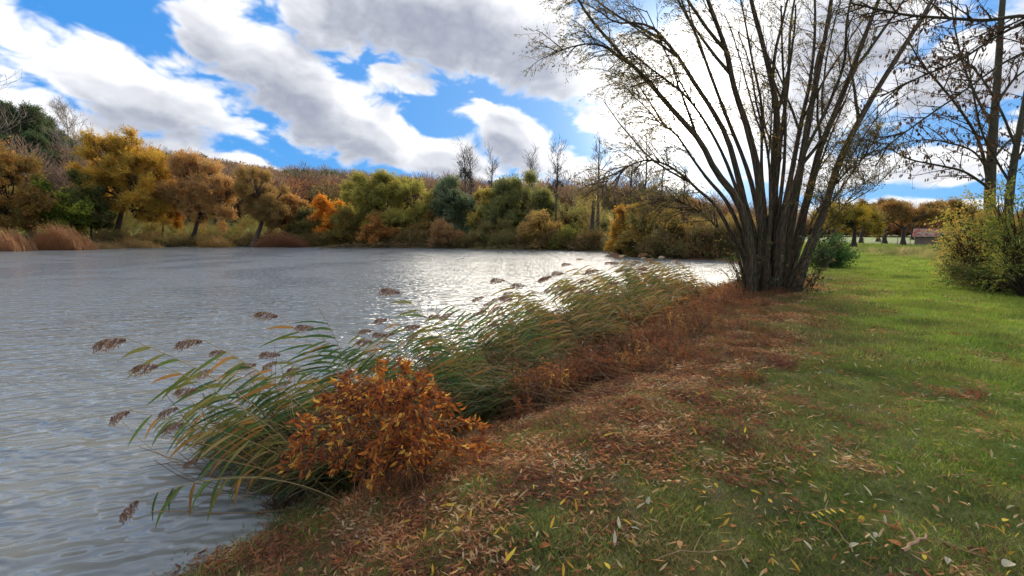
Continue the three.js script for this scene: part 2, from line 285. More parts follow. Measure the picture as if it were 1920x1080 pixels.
// sprays of foliage, about a metre long, that the crowns are built of
function sprayGeo(seed, o) {
  const r = rng(seed), m = new MB(), stems = o.stems ?? 3;
  for (let s = 0; s < stems; s++) {
    const d0 = V((r() - 0.5) * o.open, 1, (r() - 0.5) * o.open).normalize(), P = V(0, 0, 0), D = d0.clone(), n = o.leaves;
    for (let k = 0; k < n; k++) {
      P.addScaledVector(D, o.len / n * (0.7 + 0.6 * r())); D.add(V((r() - 0.5) * 0.25, -o.droop / n, (r() - 0.5) * 0.25)).normalize();
      const ld = D.clone().multiplyScalar(o.along).add(rdir(r)).add(V(0, -0.25 * o.droop, 0)).normalize(), off = rdir(r).multiplyScalar(o.fuzz);
      m.quad(P.clone().add(off), ld, perp(ld, r), o.ll * (0.6 + 0.8 * r()), o.lw * (0.6 + 0.8 * r()));
    }
  }
  return m.geo();
}
const SPRAY = {
  willow: [1, 2, 3].map((s) => sprayGeo(s, { stems: 5, leaves: 13, len: 1.25, open: 1.1, droop: 0.55, along: 1.3, fuzz: 0.07, ll: 0.30, lw: 0.036 })),
  broad: [4, 5, 6].map((s) => sprayGeo(s, { stems: 5, leaves: 11, len: 0.95, open: 1.6, droop: 0.3, along: 0.5, fuzz: 0.12, ll: 0.20, lw: 0.066 })),
  fine: [7, 8, 9].map((s) => sprayGeo(s, { stems: 6, leaves: 13, len: 1.1, open: 1.3, droop: 0.25, along: 0.9, fuzz: 0.08, ll: 0.17, lw: 0.034 })),
  pine: [10, 11, 12].map((s) => sprayGeo(s, { stems: 6, leaves: 12, len: 1.0, open: 2.2, droop: -0.2, along: 1.2, fuzz: 0.06, ll: 0.26, lw: 0.034 })),
};
const WIND = V(-0.55, 0, 0.12);
const tinted = (base, r, spread = 0.16) => { const c = base.clone(), k = 1 + (r() + r() - 1) * spread * 1.6, h = (r() - 0.5) * spread; c.r *= k * (1 + h); c.g *= k; c.b *= k * (1 - h); return c; };
// crown: sprays through the volume of a few lobes [centre, rx, ry, rz]; wood: trunk, a limb to every lobe, thin branches to the sprays
function growTree(t, lobes, o) {
  const r = rng(o.seed), base = o.base ?? V(0, 0, 0), fork = o.fork, trunk = new MB(), thin = new MB();
  const kinds = SPRAY[o.spray], lists = kinds.map(() => []);
  const trunkPts = smooth([base.clone(), base.clone().lerp(fork, 0.5).add(V(o.bend ?? 0, 0, 0)), fork], 7);
  trunk.tube(trunkPts, (q) => o.r * (1.25 * Math.pow(1 - q, 4) + 1 - 0.3 * q), 7, false, 0.1);
  let vol = 0; for (const l of lobes) vol += Math.pow(l.rx * l.ry * l.rz, 0.72); 
  for (const l of lobes) {
    const c = V(l.x, l.y, l.z), low = c.clone().add(V(0, -l.ry * 0.45, 0));
    const limb = smooth([fork.clone(), fork.clone().lerp(low, 0.5).add(V((r() - 0.5) * l.rx * 0.3, l.ry * 0.1, (r() - 0.5) * l.rx * 0.3)), low, c.clone().add(V((r() - 0.5) * l.rx * 0.4, l.ry * 0.3, 0))], 8);
    trunk.tube(limb, (q) => o.r * (0.5 - 0.42 * q), 5);
    const n = Math.round(0.8 * o.n * Math.pow(l.rx * l.ry * l.rz, 0.72) / vol);
    const clumps = []; for (let k = 0; k < Math.max(9, n / 32); k++) { const e = rdir(r), q = 0.35 + 0.68 * Math.pow(r(), 0.6); clumps.push([e, q, 0.75 + 0.5 * r()]); }
    for (let k = 0; k < n; k++) {
      const [d, q, cs] = clumps[Math.floor(r() * clumps.length)], sp = 0.215 * cs * (k % 13 === 0 ? 1.7 : 1);
      const p = V(c.x + (d.x * q + (r() + r() + r() - 1.5) * sp) * l.rx, c.y + (d.y * q + (r() + r() + r() - 1.5) * sp * 0.85) * l.ry, c.z + (d.z * q + (r() + r() + r() - 1.5) * sp) * l.rz);
      const dir = d.clone().multiplyScalar(o.out ?? 0.6).add(V(0, o.up ?? 0.5, 0)).addScaledVector(WIND, o.wind ?? 0.7).addScaledVector(rdir(r), 0.35).normalize();
      p.addScaledVector(dir, -0.6 * o.size);
      lists[k % kinds.length].push([place(p, dir, r() * 6.28, o.size * (0.7 + 0.6 * r())), tinted(r() < (o.mix ?? 0) ? o.tint2 : o.tint, r)]);
      if (k % (o.every ?? 7) === 0) { const a = limb[3 + Math.floor(r() * 5)]; thin.tube(curve(a, p, V((r() - 0.5) * 0.4, 0.25, (r() - 0.5) * 0.4), 3, r), (e) => o.r * lerp(0.13, 0.05, e) + 0.012, 3); }
    }
  }
  mesh('trunk', trunk.geo(), o.wood ?? DARKWOOD, t); if (thin.i.length) mesh('branches', thin.geo(), o.wood ?? DARKWOOD, t, 'stuff');
  kinds.forEach((g, k) => lists[k].length && scatter('crown', g, LEAF, lists[k], t));
  return t;
}
// a tree whose lobes are read off the photograph as bearings, heights and widths at its own distance
function shoreTree(name, label, category, d, baseX, lobesPx, o) {
  while (o.bank && pond(at(baseX, 470, d).x, -d) < 0.6) d += 0.5;
  const b = at(baseX, 470, d), by = ground(b.x, b.z), t = thing(name, label, category, V(b.x, by - 0.05, b.z), o.group), k = d / FPX;
  const lobes = lobesPx.map(([x, y, rx, ry], i) => { const p = at(x, y, d), rz = (rx + ry) * 0.5 * k * 0.9; return { x: p.x - b.x, y: p.y - by, z: ((i * 7 + o.seed * 3) % 5 - 2) * 0.16 * rz, rx: rx * k, ry: ry * k, rz }; });
  const f = at(o.forkPx[0], o.forkPx[1], d), fork = V(f.x - b.x, Math.max(0.5, f.y - by), 0);
  return growTree(t, lobes, { up: 0.5, size: 1.1, r: 0.28, ...o, fork });
}
// naked tree: a trunk and two or three orders of rising twigs
function bareTree(t, o) {
  const r = rng(o.seed), trunk = new MB(), twigs = new MB(), top = o.top, base = V(0, 0, 0);
  const tp = smooth([base, base.clone().lerp(top, 0.35).add(V((r() - 0.5) * 0.5, 0, (r() - 0.5) * 0.5)), base.clone().lerp(top, 0.7).add(V((r() - 0.5) * 0.5, 0, 0)), top], 14);
  trunk.tube(tp, (q) => o.r * (1 - 0.9 * q) + 0.015, 7, false, 0.08);
  const L = top.length();
  const sub = (p, d, len, rad, lev) => {
    const P = [p.clone()], D = d.clone(), q = p.clone(), n = 4;
    for (let k = 0; k < n; k++) { D.add(V((r() - 0.5) * 0.35, o.lift ?? 0.12, (r() - 0.5) * 0.35)).normalize(); q.addScaledVector(D, len / n); P.push(q.clone()); }
    twigs.tube(P, (e) => rad * (1 - 0.75 * e) + (o.min ?? 0.008), lev === 0 ? 4 : 3);
    if (lev < (o.levels ?? 2)) { const m = lev === 0 ? (o.m0 ?? 5) : (o.m1 ?? 3); for (let k = 0; k < m; k++) { const e = 0.25 + 0.75 * (k + r()) / m, i = Math.min(n - 1, Math.floor(e * n)), pp = P[i].clone().lerp(P[i + 1], e * n - i), dd = D.clone().multiplyScalar(0.7).addScaledVector(perp(D, r), 0.75).normalize(); sub(pp, dd, len * (0.55 - 0.2 * e + 0.15 * r()), rad * 0.5, lev + 1); } }
  };
  const n = o.n ?? 22;
  for (let k = 0; k < n; k++) {
    const e = lerp(o.from ?? 0.35, 0.98, (k + r() * 0.8) / n), i = Math.min(13, Math.floor(e * 14)), p = tp[i].clone().lerp(tp[i + 1], e * 14 - i), a = r() * 6.283, up = (o.steep ?? 0.9) * (0.7 + 0.6 * r());
    sub(p, V(Math.cos(a), up, Math.sin(a)).normalize(), L * (o.reach ?? 0.26) * ((o.steep ?? 0.9) > 1.4 ? 0.95 - e * 0.3 : 1.15 - e * 0.75) * (0.7 + 0.6 * r()), o.r * (1 - 0.8 * e) * 0.26, 0);
  }
  mesh('trunk', trunk.geo(), o.wood ?? GREYWOOD, t); mesh('branches', twigs.geo(), o.wood ?? GREYWOOD, t, 'stuff');
  return { trunk: tp, t };
}
function mistletoe(t, p, R, seed) {                                      // a ball of forked evergreen twigs growing in the crown
  const r = rng(seed), m = new MB();
  for (let k = 0; k < 110; k++) { const d = rdir(r), q = p.clone().addScaledVector(d, R * (0.35 + 0.6 * r())); m.quad(q, d.clone().addScaledVector(rdir(r), 0.8).normalize(), perp(d, r), R * 0.42, R * 0.1); if (k % 5 === 0) m.tube([p.clone(), p.clone().addScaledVector(d, R * 0.9)], [0.02, 0.008], 3); }
  mesh('mistletoe', m.geo(), MISTLE, t, 'stuff');
}
const MISTLE = new THREE.MeshStandardMaterial({ color: srgb(58, 60, 38), roughness: 0.9, side: THREE.DoubleSide });

// ------------------------------------------------------------------ the far wood on the slope: one mass nobody could count
{
  const r = rng(77), lists = [[], [], [], []];
  const brush = (seed, o) => { const q = rng(seed), m = new MB(); m.tube([V(0, 0, 0), V(0.2, 5, 0), V(0, 9, 0)], [0.22, 0.15, 0.04], 4);
    for (let k = 0; k < o.n; k++) { const d = rdir(q), e = Math.pow(q(), 0.5), p = V(d.x * o.rx * e, o.cy + d.y * o.ry * e, d.z * o.rx * e); if (o.twig) { const dd = V(d.x * 0.8 + (q() - 0.5) * 0.9, 0.7, d.z * 0.8 + (q() - 0.5) * 0.9).normalize(); m.quad(p, dd, perp(dd, q), 1.0 + q() * 0.8, 0.06); } else { const dd = V(d.x, 0.3 + d.y * 0.5, d.z).addScaledVector(rdir(q), 0.7).normalize(); m.quad(p, dd, perp(dd, q), o.l, o.w); } } return m.geo(); };
  const protos = [brush(1, { n: 520, rx: 3.6, ry: 3.6, cy: 7.0, twig: true }), brush(2, { n: 420, rx: 3.6, ry: 3.8, cy: 6.5, l: 0.75, w: 0.2 }), brush(3, { n: 460, rx: 3.1, ry: 4.4, cy: 7.6, twig: true }), brush(4, { n: 480, rx: 2.2, ry: 4.6, cy: 7.2, l: 0.9, w: 0.2 })];
  const tints = [srgb(134, 106, 84), srgb(146, 104, 74), srgb(124, 102, 84), srgb(74, 88, 54)], olive = srgb(126, 114, 66), rust = srgb(150, 86, 54);
  for (let k = 0; k < 9000 && lists.reduce((s, l) => s + l.length, 0) < 5200; k++) {
    const az = lerp(-58, 33, r()), rad = Math.sqrt(lerp(128 * 128, 355 * 355, r())), x = Math.sin(az * Math.PI / 180) * rad, z = -Math.cos(az * Math.PI / 180) * rad, pick = n2(x * 0.014 + 3, z * 0.014), b = n2b(x * 0.02, z * 0.02) + (r() - 0.5) * 0.7;
    if (az > 24 && r() < (az - 24) / 12) continue;
    const kind = pick > 0.42 && b > 0 ? 3 : b > 0.12 ? 1 : r() < 0.5 ? 0 : 2, c = tinted(kind === 1 ? (r() < 0.35 ? olive : r() < 0.15 ? rust : tints[1]) : tints[kind], r, 0.2);
    const s = (0.85 + 0.5 * r()) * (az > 15 ? lerp(1, 0.55, clamp((az - 15) / 18)) : 1);
    lists[kind].push([new THREE.Matrix4().compose(V(x, ground(x, z, 50) - 0.4, z), new THREE.Quaternion().setFromAxisAngle(UP, r() * 6.28), V(s * (0.9 + 0.3 * r()), s, s * (0.9 + 0.3 * r()))), c]);
  }
  const f = thing('wood', 'brown autumn woodland covering the slope beyond the pond', 'woodland', V(0, 0, 0)); f.userData.kind = 'stuff';
  ['bare_trees', 'russet_trees', 'bare_trees', 'conifers'].forEach((n, i) => scatter(n, protos[i], LEAF, lists[i], f));
}
// ------------------------------------------------------------------ trees and bushes along the far bank, from left to right
const GOLD = srgb(208, 166, 62), ORANGE = srgb(194, 134, 62), OLIVE = srgb(142, 132, 70), TAN = srgb(188, 152, 92), YGREEN = srgb(172, 174, 60), GREYGREEN = srgb(138, 146, 108), WILLOW = srgb(182, 170, 82);
const BANK = [
  ['autumn_tree', 'dark orange brown tree cut by the left edge of the photo', 'tree', 68, 14, [[5, 340, 62, 58], [-20, 300, 50, 50], [20, 300, 34, 40], [0, 385, 55, 42], [48, 378, 38, 44]], { seed: 1, spray: 'broad', tint: srgb(182, 138, 66), tint2: srgb(150, 128, 66), mix: 0.3, n: 1500, forkPx: [10, 400] }],
  ['olive_bush', 'olive brown bush between the orange tree and the bright green tree', 'bush', 73, 66, [[66, 375, 32, 42], [80, 405, 30, 30]], { seed: 2, spray: 'broad', tint: OLIVE, tint2: GOLD, mix: 0.3, n: 700, forkPx: [66, 420] }],
  ['green_tree', 'bright yellow green tree behind the tan reeds at the left', 'tree', 72, 118, [[118, 368, 38, 26], [100, 392, 40, 30], [140, 392, 34, 32], [118, 415, 44, 24]], { seed: 3, spray: 'broad', tint: YGREEN, tint2: srgb(100, 118, 36), mix: 0.4, n: 1300, forkPx: [118, 415] }],
  ['slender_tree', 'slim olive green tree with a thin trunk left of the golden willow', 'tree', 74, 172, [[170, 385, 32, 36], [160, 350, 26, 30], [186, 408, 24, 26]], { seed: 4, spray: 'broad', tint: OLIVE, tint2: srgb(92, 104, 40), mix: 0.4, n: 800, forkPx: [171, 412], r: 0.16 }],
  ['golden_willow', 'large golden willow with a dark forked trunk leaning right', 'tree', 77, 216, [[240, 312, 62, 52], [205, 300, 44, 44], [272, 345, 34, 48], [215, 352, 50, 42], [255, 392, 46, 34], [286, 385, 22, 40], [198, 264, 30, 16], [240, 262, 22, 20], [178, 330, 26, 44]], { seed: 5, spray: 'willow', tint: GOLD, tint2: srgb(176, 148, 62), mix: 0.35, n: 3000, forkPx: [232, 378], r: 0.42, every: 5 }],
  ['orange_tree', 'small orange tree with thin stems between two willows', 'tree', 86, 306, [[316, 378, 20, 36], [304, 400, 16, 22], [326, 402, 14, 26]], { seed: 6, spray: 'broad', tint: ORANGE, tint2: GOLD, mix: 0.4, n: 650, forkPx: [306, 420], r: 0.15 }],
  ['orange_willow', 'orange pollard willow with a thick forked trunk and a pointed top', 'tree', 81, 360, [[366, 338, 44, 42], [350, 308, 22, 22], [384, 322, 26, 28], [398, 362, 38, 40], [348, 372, 32, 38], [374, 385, 40, 26], [418, 388, 20, 36]], { seed: 7, spray: 'willow', tint: srgb(200, 156, 96), tint2: TAN, mix: 0.4, n: 2100, forkPx: [374, 402], r: 0.36, every: 5 }],
  ['tan_willow', 'round tan pollard willow with a pale leaning trunk', 'tree', 81, 476, [[486, 352, 40, 38], [470, 372, 32, 42], [512, 368, 30, 42], [492, 392, 44, 30], [522, 395, 18, 26]], { seed: 8, spray: 'fine', tint: srgb(180, 144, 78), tint2: srgb(160, 132, 78), mix: 0.5, n: 1900, forkPx: [496, 400], r: 0.4, every: 6, wood: GREYWOOD }],
  ['orange_bush', 'orange bush just right of the tan pollard willow', 'bush', 84, 536, [[540, 392, 30, 28], [530, 418, 28, 26], [562, 402, 24, 26]], { seed: 9, spray: 'broad', tint: srgb(194, 140, 72), tint2: TAN, mix: 0.4, n: 900, forkPx: [538, 425], r: 0.14 }],
  ['dark_bush', 'dark green bush in front of the orange bush by the water', 'bush', 82, 580, [[580, 418, 36, 24], [560, 432, 22, 16], [600, 432, 22, 18]], { seed: 10, spray: 'fine', tint: srgb(88, 86, 42), tint2: OLIVE, mix: 0.4, n: 700, forkPx: [580, 440], r: 0.1 }],
  ['orange_maple', 'bright orange yellow maple, the most vivid tree on the far bank', 'tree', 82, 622, [[620, 386, 26, 20], [612, 408, 26, 24], [636, 404, 26, 28], [618, 432, 30, 20]], { seed: 11, spray: 'broad', tint: srgb(230, 168, 48), tint2: srgb(214, 130, 48), mix: 0.35, n: 1200, forkPx: [622, 432], r: 0.16 }],
  ['olive_bush', 'olive bush between the vivid maple and the great willow', 'bush', 77, 656, [[654, 420, 30, 32], [640, 442, 32, 20], [672, 440, 26, 20]], { seed: 12, spray: 'fine', tint: srgb(138, 112, 40), tint2: OLIVE, mix: 0.4, n: 900, forkPx: [655, 440], r: 0.1 }],
  ['great_willow', 'broad yellow green willow with dark spreading limbs at mid bank', 'tree', 79, 722, [[698, 360, 46, 28], [740, 350, 52, 20], [775, 372, 36, 32], [672, 388, 32, 30], [722, 386, 50, 34], [788, 405, 30, 32], [690, 412, 34, 24], [745, 415, 50, 28]], { seed: 13, spray: 'willow', tint: WILLOW, tint2: srgb(158, 150, 72), mix: 0.4, n: 3000, forkPx: [726, 425], r: 0.4, every: 5, wood: DARKWOOD }],
  ['russet_bush', 'round russet bush under the broad yellow green willow', 'bush', 73, 714, [[714, 424, 28, 20], [700, 440, 26, 16], [730, 440, 26, 18]], { seed: 14, spray: 'broad', tint: srgb(196, 142, 70), tint2: srgb(172, 122, 60), mix: 0.5, n: 850, forkPx: [714, 448], r: 0.1 }],
  ['russet_tree', 'orange brown small tree at the right shoulder of the great willow', 'tree', 77, 806, [[812, 392, 22, 26], [800, 420, 28, 24], [788, 440, 30, 18]], { seed: 15, spray: 'broad', tint: srgb(184, 136, 64), tint2: OLIVE, mix: 0.4, n: 900, forkPx: [804, 430], r: 0.14 }],
  ['russet_bush', 'pinkish tan bush at the water between great willow and grey tree', 'bush', 71, 838, [[836, 432, 20, 22], [824, 448, 18, 12], [852, 446, 16, 14]], { seed: 16, spray: 'fine', tint: srgb(184, 140, 94), tint2: TAN, mix: 0.4, n: 500, forkPx: [838, 450], r: 0.08 }],
  ['grey_tree', 'grey green tree with a rounded drooping crown', 'tree', 76, 862, [[842, 372, 30, 34], [872, 398, 32, 42], [850, 410, 32, 40], [846, 346, 24, 12], [880, 430, 26, 26]], { seed: 17, spray: 'willow', tint: GREYGREEN, tint2: srgb(100, 112, 66), mix: 0.5, n: 1700, forkPx: [862, 430], r: 0.28, every: 12 }],
  ['yellow_tree', 'narrow yellow tree between the grey and the large olive tree', 'tree', 74, 906, [[908, 382, 20, 26], [904, 412, 24, 32], [912, 440, 26, 20]], { seed: 18, spray: 'broad', tint: srgb(192, 160, 72), tint2: WILLOW, mix: 0.4, n: 900, forkPx: [906, 440], r: 0.14 }],
  ['olive_tree', 'large olive green tree with a broad crown left of the mistletoe poplar', 'tree', 73, 968, [[952, 372, 32, 32], [986, 362, 36, 30], [940, 404, 34, 34], [1000, 392, 34, 36], [968, 412, 42, 36], [1022, 385, 22, 28]], { seed: 19, spray: 'willow', tint: srgb(160, 154, 86), tint2: srgb(138, 140, 84), mix: 0.5, n: 2400, forkPx: [968, 425], r: 0.3, every: 9 }],
  ['olive_bush', 'brown olive bush at the foot of the large olive tree', 'bush', 68, 934, [[930, 440, 32, 22], [905, 448, 20, 14], [960, 446, 28, 18]], { seed: 20, spray: 'fine', tint: srgb(148, 130, 78), tint2: OLIVE, mix: 0.5, n: 700, forkPx: [934, 450], r: 0.08 }],
  ['yellow_bush', 'tall yellow bush standing at the water below the mistletoe poplar', 'bush', 65, 1010, [[1012, 424, 30, 26], [1000, 446, 32, 18], [1034, 440, 24, 22]], { seed: 21, spray: 'broad', tint: srgb(202, 168, 86), tint2: TAN, mix: 0.4, n: 1000, forkPx: [1010, 448], r: 0.1 }],
  ['green_bush', 'low yellow green bush right of the tall yellow bush', 'bush', 63, 1062, [[1060, 440, 24, 20], [1076, 450, 18, 12]], { seed: 22, spray: 'fine', tint: srgb(122, 124, 42), tint2: WILLOW, mix: 0.4, n: 500, forkPx: [1062, 452], r: 0.08 }],
  ['thin_tree', 'thin brownish green tree in front of the bare hillside', 'tree', 70, 1090, [[1078, 418, 22, 32], [1100, 430, 24, 28], [1055, 410, 18, 26]], { seed: 23, spray: 'fine', tint: srgb(104, 96, 50), tint2: srgb(128, 110, 60), mix: 0.5, n: 520, forkPx: [1090, 430], r: 0.12, every: 3, size: 0.9 }],
  ['thin_tree', 'sparse dark bush at the foot of the broken snag', 'bush', 62, 1122, [[1120, 436, 20, 22], [1136, 446, 14, 14]], { seed: 24, spray: 'fine', tint: srgb(96, 92, 46), tint2: OLIVE, mix: 0.5, n: 460, forkPx: [1122, 446], r: 0.08, every: 3 }],
  ['amber_bush', 'amber bush at the left end of the near right bank', 'bush', 47, 1165, [[1158, 428, 18, 22], [1176, 408, 24, 24], [1164, 460, 24, 18]], { seed: 25, spray: 'broad', tint: srgb(206, 154, 56), tint2: srgb(172, 144, 66), mix: 0.4, n: 1000, forkPx: [1166, 450], r: 0.07, size: 0.7 }],
  ['amber_bush', 'golden brown thicket with upright stems overhanging the water', 'bush', 44, 1222, [[1205, 405, 30, 30], [1196, 450, 32, 26], [1236, 420, 30, 32], [1228, 462, 32, 20], [1200, 466, 28, 14]], { seed: 26, spray: 'broad', tint: srgb(188, 152, 70), tint2: OLIVE, mix: 0.4, n: 1500, forkPx: [1222, 455], r: 0.09, size: 0.7, every: 5 }],
  ['amber_bush', 'golden brown thicket just left of the big willow stems', 'bush', 42, 1288, [[1270, 420, 28, 34], [1300, 438, 30, 28], [1268, 458, 26, 18], [1332, 440, 26, 24], [1310, 466, 26, 14], [1262, 470, 26, 12]], { seed: 27, spray: 'fine', tint: srgb(180, 146, 72), tint2: srgb(152, 130, 70), mix: 0.5, n: 1500, forkPx: [1288, 455], r: 0.09, size: 0.7, every: 4 }],
  ['amber_bush', 'ochre bush seen between the big willow stems', 'bush', 46, 1390, [[1370, 430, 30, 26], [1410, 425, 36, 32], [1450, 432, 34, 28], [1395, 452, 40, 14]], { seed: 28, spray: 'fine', tint: srgb(174, 140, 68), tint2: OLIVE, mix: 0.5, n: 1200, forkPx: [1392, 450], r: 0.08, size: 0.75 }],
];
for (const b of BANK) { b[6].bank = true; shoreTree(...b); }
// dark conifers and naked trees on the slope at the left
const PINES = [[-30, 205, 118], [8, 196, 112], [30, 222, 120], [58, 200, 116], [82, 222, 122], [104, 248, 114], [20, 262, 104], [66, 258, 106], [128, 268, 118], [96, 290, 104], [42, 300, 98], [140, 300, 106]];
PINES.forEach(([x, y, d], i) => {
  const top = at(x, y, d), gy = ground(top.x, top.z), h = top.y - gy, t = thing('pine_tree', ['dark pine topping out at the left edge of the slope', 'tallest dark pine of the stand at the left', 'dark pine half hidden between two taller pines at the left', 'tall dark pine with a ragged crown, second peak of the stand', 'dark pine to the right of the ragged tall pine', 'dark pine beside the bare grey tree on the slope', 'lower dark pine in front of the tallest pine', 'lower dark pine in front of the ragged pine', 'small dark pine below the bare grey tree', 'dark pine above the bright yellow green tree', 'lowest dark pine above the orange brown tree', 'rightmost small pine behind the golden willow'][i], 'pine tree', V(top.x, gy - 0.2, top.z), 'dark pines on the slope at the left');
  const r = rng(300 + i), m = new MB(), lists = [[], [], []]; m.tube([V(0, 0, 0), V(0.2, h * 0.5, 0), V(0, h, 0)], [0.32, 0.22, 0.04], 6); mesh('trunk', m.geo(), DARKWOOD, t);
  const br = new MB();
  for (let k = 0; k < 1300; k++) { const e = Math.pow(r(), 0.8), y = h * (1 - 0.72 * e), R = h * (0.03 + 0.13 * Math.pow(e, 0.7)) * (0.45 + 0.75 * r()), a = Math.floor(r() * 7) / 9 * 6.283 + y * 1.7 + r() * 0.35, q = 0.25 + 0.75 * r(), p = V(Math.cos(a) * R * q, y + (r() - 0.5) * 0.5, Math.sin(a) * R * q), d = V(Math.cos(a), 0.35, Math.sin(a)).addScaledVector(WIND, 0.4).normalize(); lists[k % 3].push([place(p, d, r() * 6.28, 1.45 * (0.7 + 0.6 * r())), tinted(srgb(86, 102, 60), r, 0.25)]); if (k % 14 === 0) br.tube([V(0, y - 0.2, 0), p], [0.06, 0.02], 3); }
  mesh('branches', br.geo(), DARKWOOD, t, 'stuff'); SPRAY.pine.forEach((g, k) => scatter('crown', g, LEAF, lists[k], t));
});
const NAKED = [
  ['bare_tree', 'bare grey tree with a fan of fine twigs above the pines', 108, 122, 205, { seed: 41, r: 0.2, n: 34, reach: 0.3, from: 0.4, m0: 7, m1: 5, min: 0.014, wood: wood(110, 98, 88) }],
  ['poplar', 'bare poplar with several mistletoe balls, left of the bare pair', 84, 870, 290, { seed: 42, r: 0.2, n: 22, reach: 0.27, steep: 1.9, from: 0.45, min: 0.011, balls: [[862, 305, 5], [866, 318, 7], [874, 322, 9], [879, 326, 7], [862, 330, 5], [884, 338, 5]] }],
  ['poplar', 'bare poplar just right of the mistletoe poplar', 85, 882, 296, { seed: 43, r: 0.17, n: 20, reach: 0.27, steep: 2.0, from: 0.45, min: 0.011, balls: [[886, 346, 4]] }],
  ['poplar', 'bare poplar with two bushy mistletoe balls low in its crown', 84, 924, 302, { seed: 44, r: 0.18, n: 18, reach: 0.25, steep: 2.1, from: 0.5, min: 0.011, balls: [[918, 340, 4], [930, 350, 7], [932, 340, 4]] }],
  ['poplar', 'twin topped bare poplar with three mistletoe balls above the olive tree', 78, 996, 300, { seed: 45, r: 0.18, n: 20, reach: 0.27, steep: 2.0, from: 0.5, min: 0.011, balls: [[990, 324, 5], [983, 336, 4], [991, 338, 5], [1002, 338, 4]] }],
  ['poplar', 'tallest bare poplar with a straight trunk and paired mistletoe balls', 66, 1046, 286, { seed: 46, r: 0.22, n: 20, reach: 0.25, steep: 1.8, from: 0.42, min: 0.011, balls: [[1041, 322, 4], [1049, 314, 5], [1048, 342, 4], [1054, 345, 4], [1030, 348, 5], [1034, 354, 4]] }],
  ['bare_tree', 'bare tree with a round twiggy top left of the willow arch', 62, 1124, 262, { seed: 47, r: 0.26, n: 20, reach: 0.2, steep: 1.1, from: 0.45, min: 0.008 }],
  ['bare_tree', 'bare tree with a mistletoe ball behind the willow arch', 54, 1186, 306, { seed: 48, r: 0.24, n: 20, reach: 0.24, steep: 0.9, from: 0.5, min: 0.011, balls: [[1193, 318, 8]] }],
  ['bare_tree', 'tall slim bare tree rising through the willow arch', 46, 1212, 250, { seed: 49, r: 0.14, n: 24, reach: 0.2, steep: 1.6, from: 0.3, min: 0.008 }],
  ['bare_tree', 'slim bare tree with a few orange leaves beside the thicket', 45, 1245, 292, { seed: 50, r: 0.11, n: 22, reach: 0.2, steep: 1.5, from: 0.3, min: 0.008 }],
  ['bare_tree', 'thin bare sapling above the thicket nearest the willow', 44, 1285, 318, { seed: 51, r: 0.09, n: 20, reach: 0.22, steep: 1.4, from: 0.3, min: 0.008 }],
  ['bare_tree', 'bare sapling rising from the left part of the golden thicket', 46, 1226, 330, { seed: 52, r: 0.08, n: 16, reach: 0.2, steep: 1.5, from: 0.3, min: 0.008 }],
  ['bare_tree', 'pale thin bare trunk standing before the brown hillside', 75, 1078, 330, { seed: 53, r: 0.1, n: 12, reach: 0.14, steep: 1.5, from: 0.5, min: 0.01, wood: wood(140, 124, 104) }],
  ['bare_tree', 'bare tree whose twigs reach in at the left edge', 60, -75, 40, { seed: 54, r: 0.26, n: 26, reach: 0.24, steep: 0.7, from: 0.3, min: 0.008, m0: 8, wood: wood(96, 84, 76) }],
];
for (const [name, label, d, x, y, o] of NAKED) {
  const top = at(x, y, d), gy = ground(top.x, top.z), t = thing(name, label, 'tree', V(top.x, gy - 0.1, top.z)); bareTree(t, { ...o, top: V(0, top.y - gy, 0) });
  (o.balls ?? []).forEach(([bx, by, br], i) => { const p = at(bx, by, d); mistletoe(t, V(p.x - top.x, p.y - gy, 0.2 * (i % 3 - 1)), br * d / FPX, o.seed * 10 + i); });
}
{ // the snag: a trunk snapped off half way up
  const p = at(1113, 375, 60), gy = ground(p.x, p.z), t = thing('tree_snag', 'dead trunk snapped off at the top beside the bare round-topped tree', 'dead tree', V(p.x, gy - 0.1, p.z)), m = new MB(), h = p.y - gy;
  m.tube(smooth([V(0, 0, 0), V(-0.1, h * 0.5, 0), V(0.05, h, 0)], 8), (q) => 0.3 - 0.08 * q, 7, false, 0.12); m.tube([V(0.05, h - 0.1, 0), V(0.0, h + 0.5, 0.05)], [0.14, 0.01], 4); mesh('trunk', m.geo(), DARKWOOD, t);
  const s = new MB(); s.tube(curve(V(0, h * 0.55, 0), V(0.9, h * 0.72, 0.2), V(0, -0.2, 0), 4), [0.07, 0.06, 0.05, 0.035, 0.015], 4); s.tube(curve(V(0, h * 0.8, 0), V(-0.5, h * 0.95, 0.2), V(0, -0.1, 0), 4), [0.05, 0.05, 0.04, 0.03, 0.015], 4); mesh('branch', s.geo(), DARKWOOD, t);
}
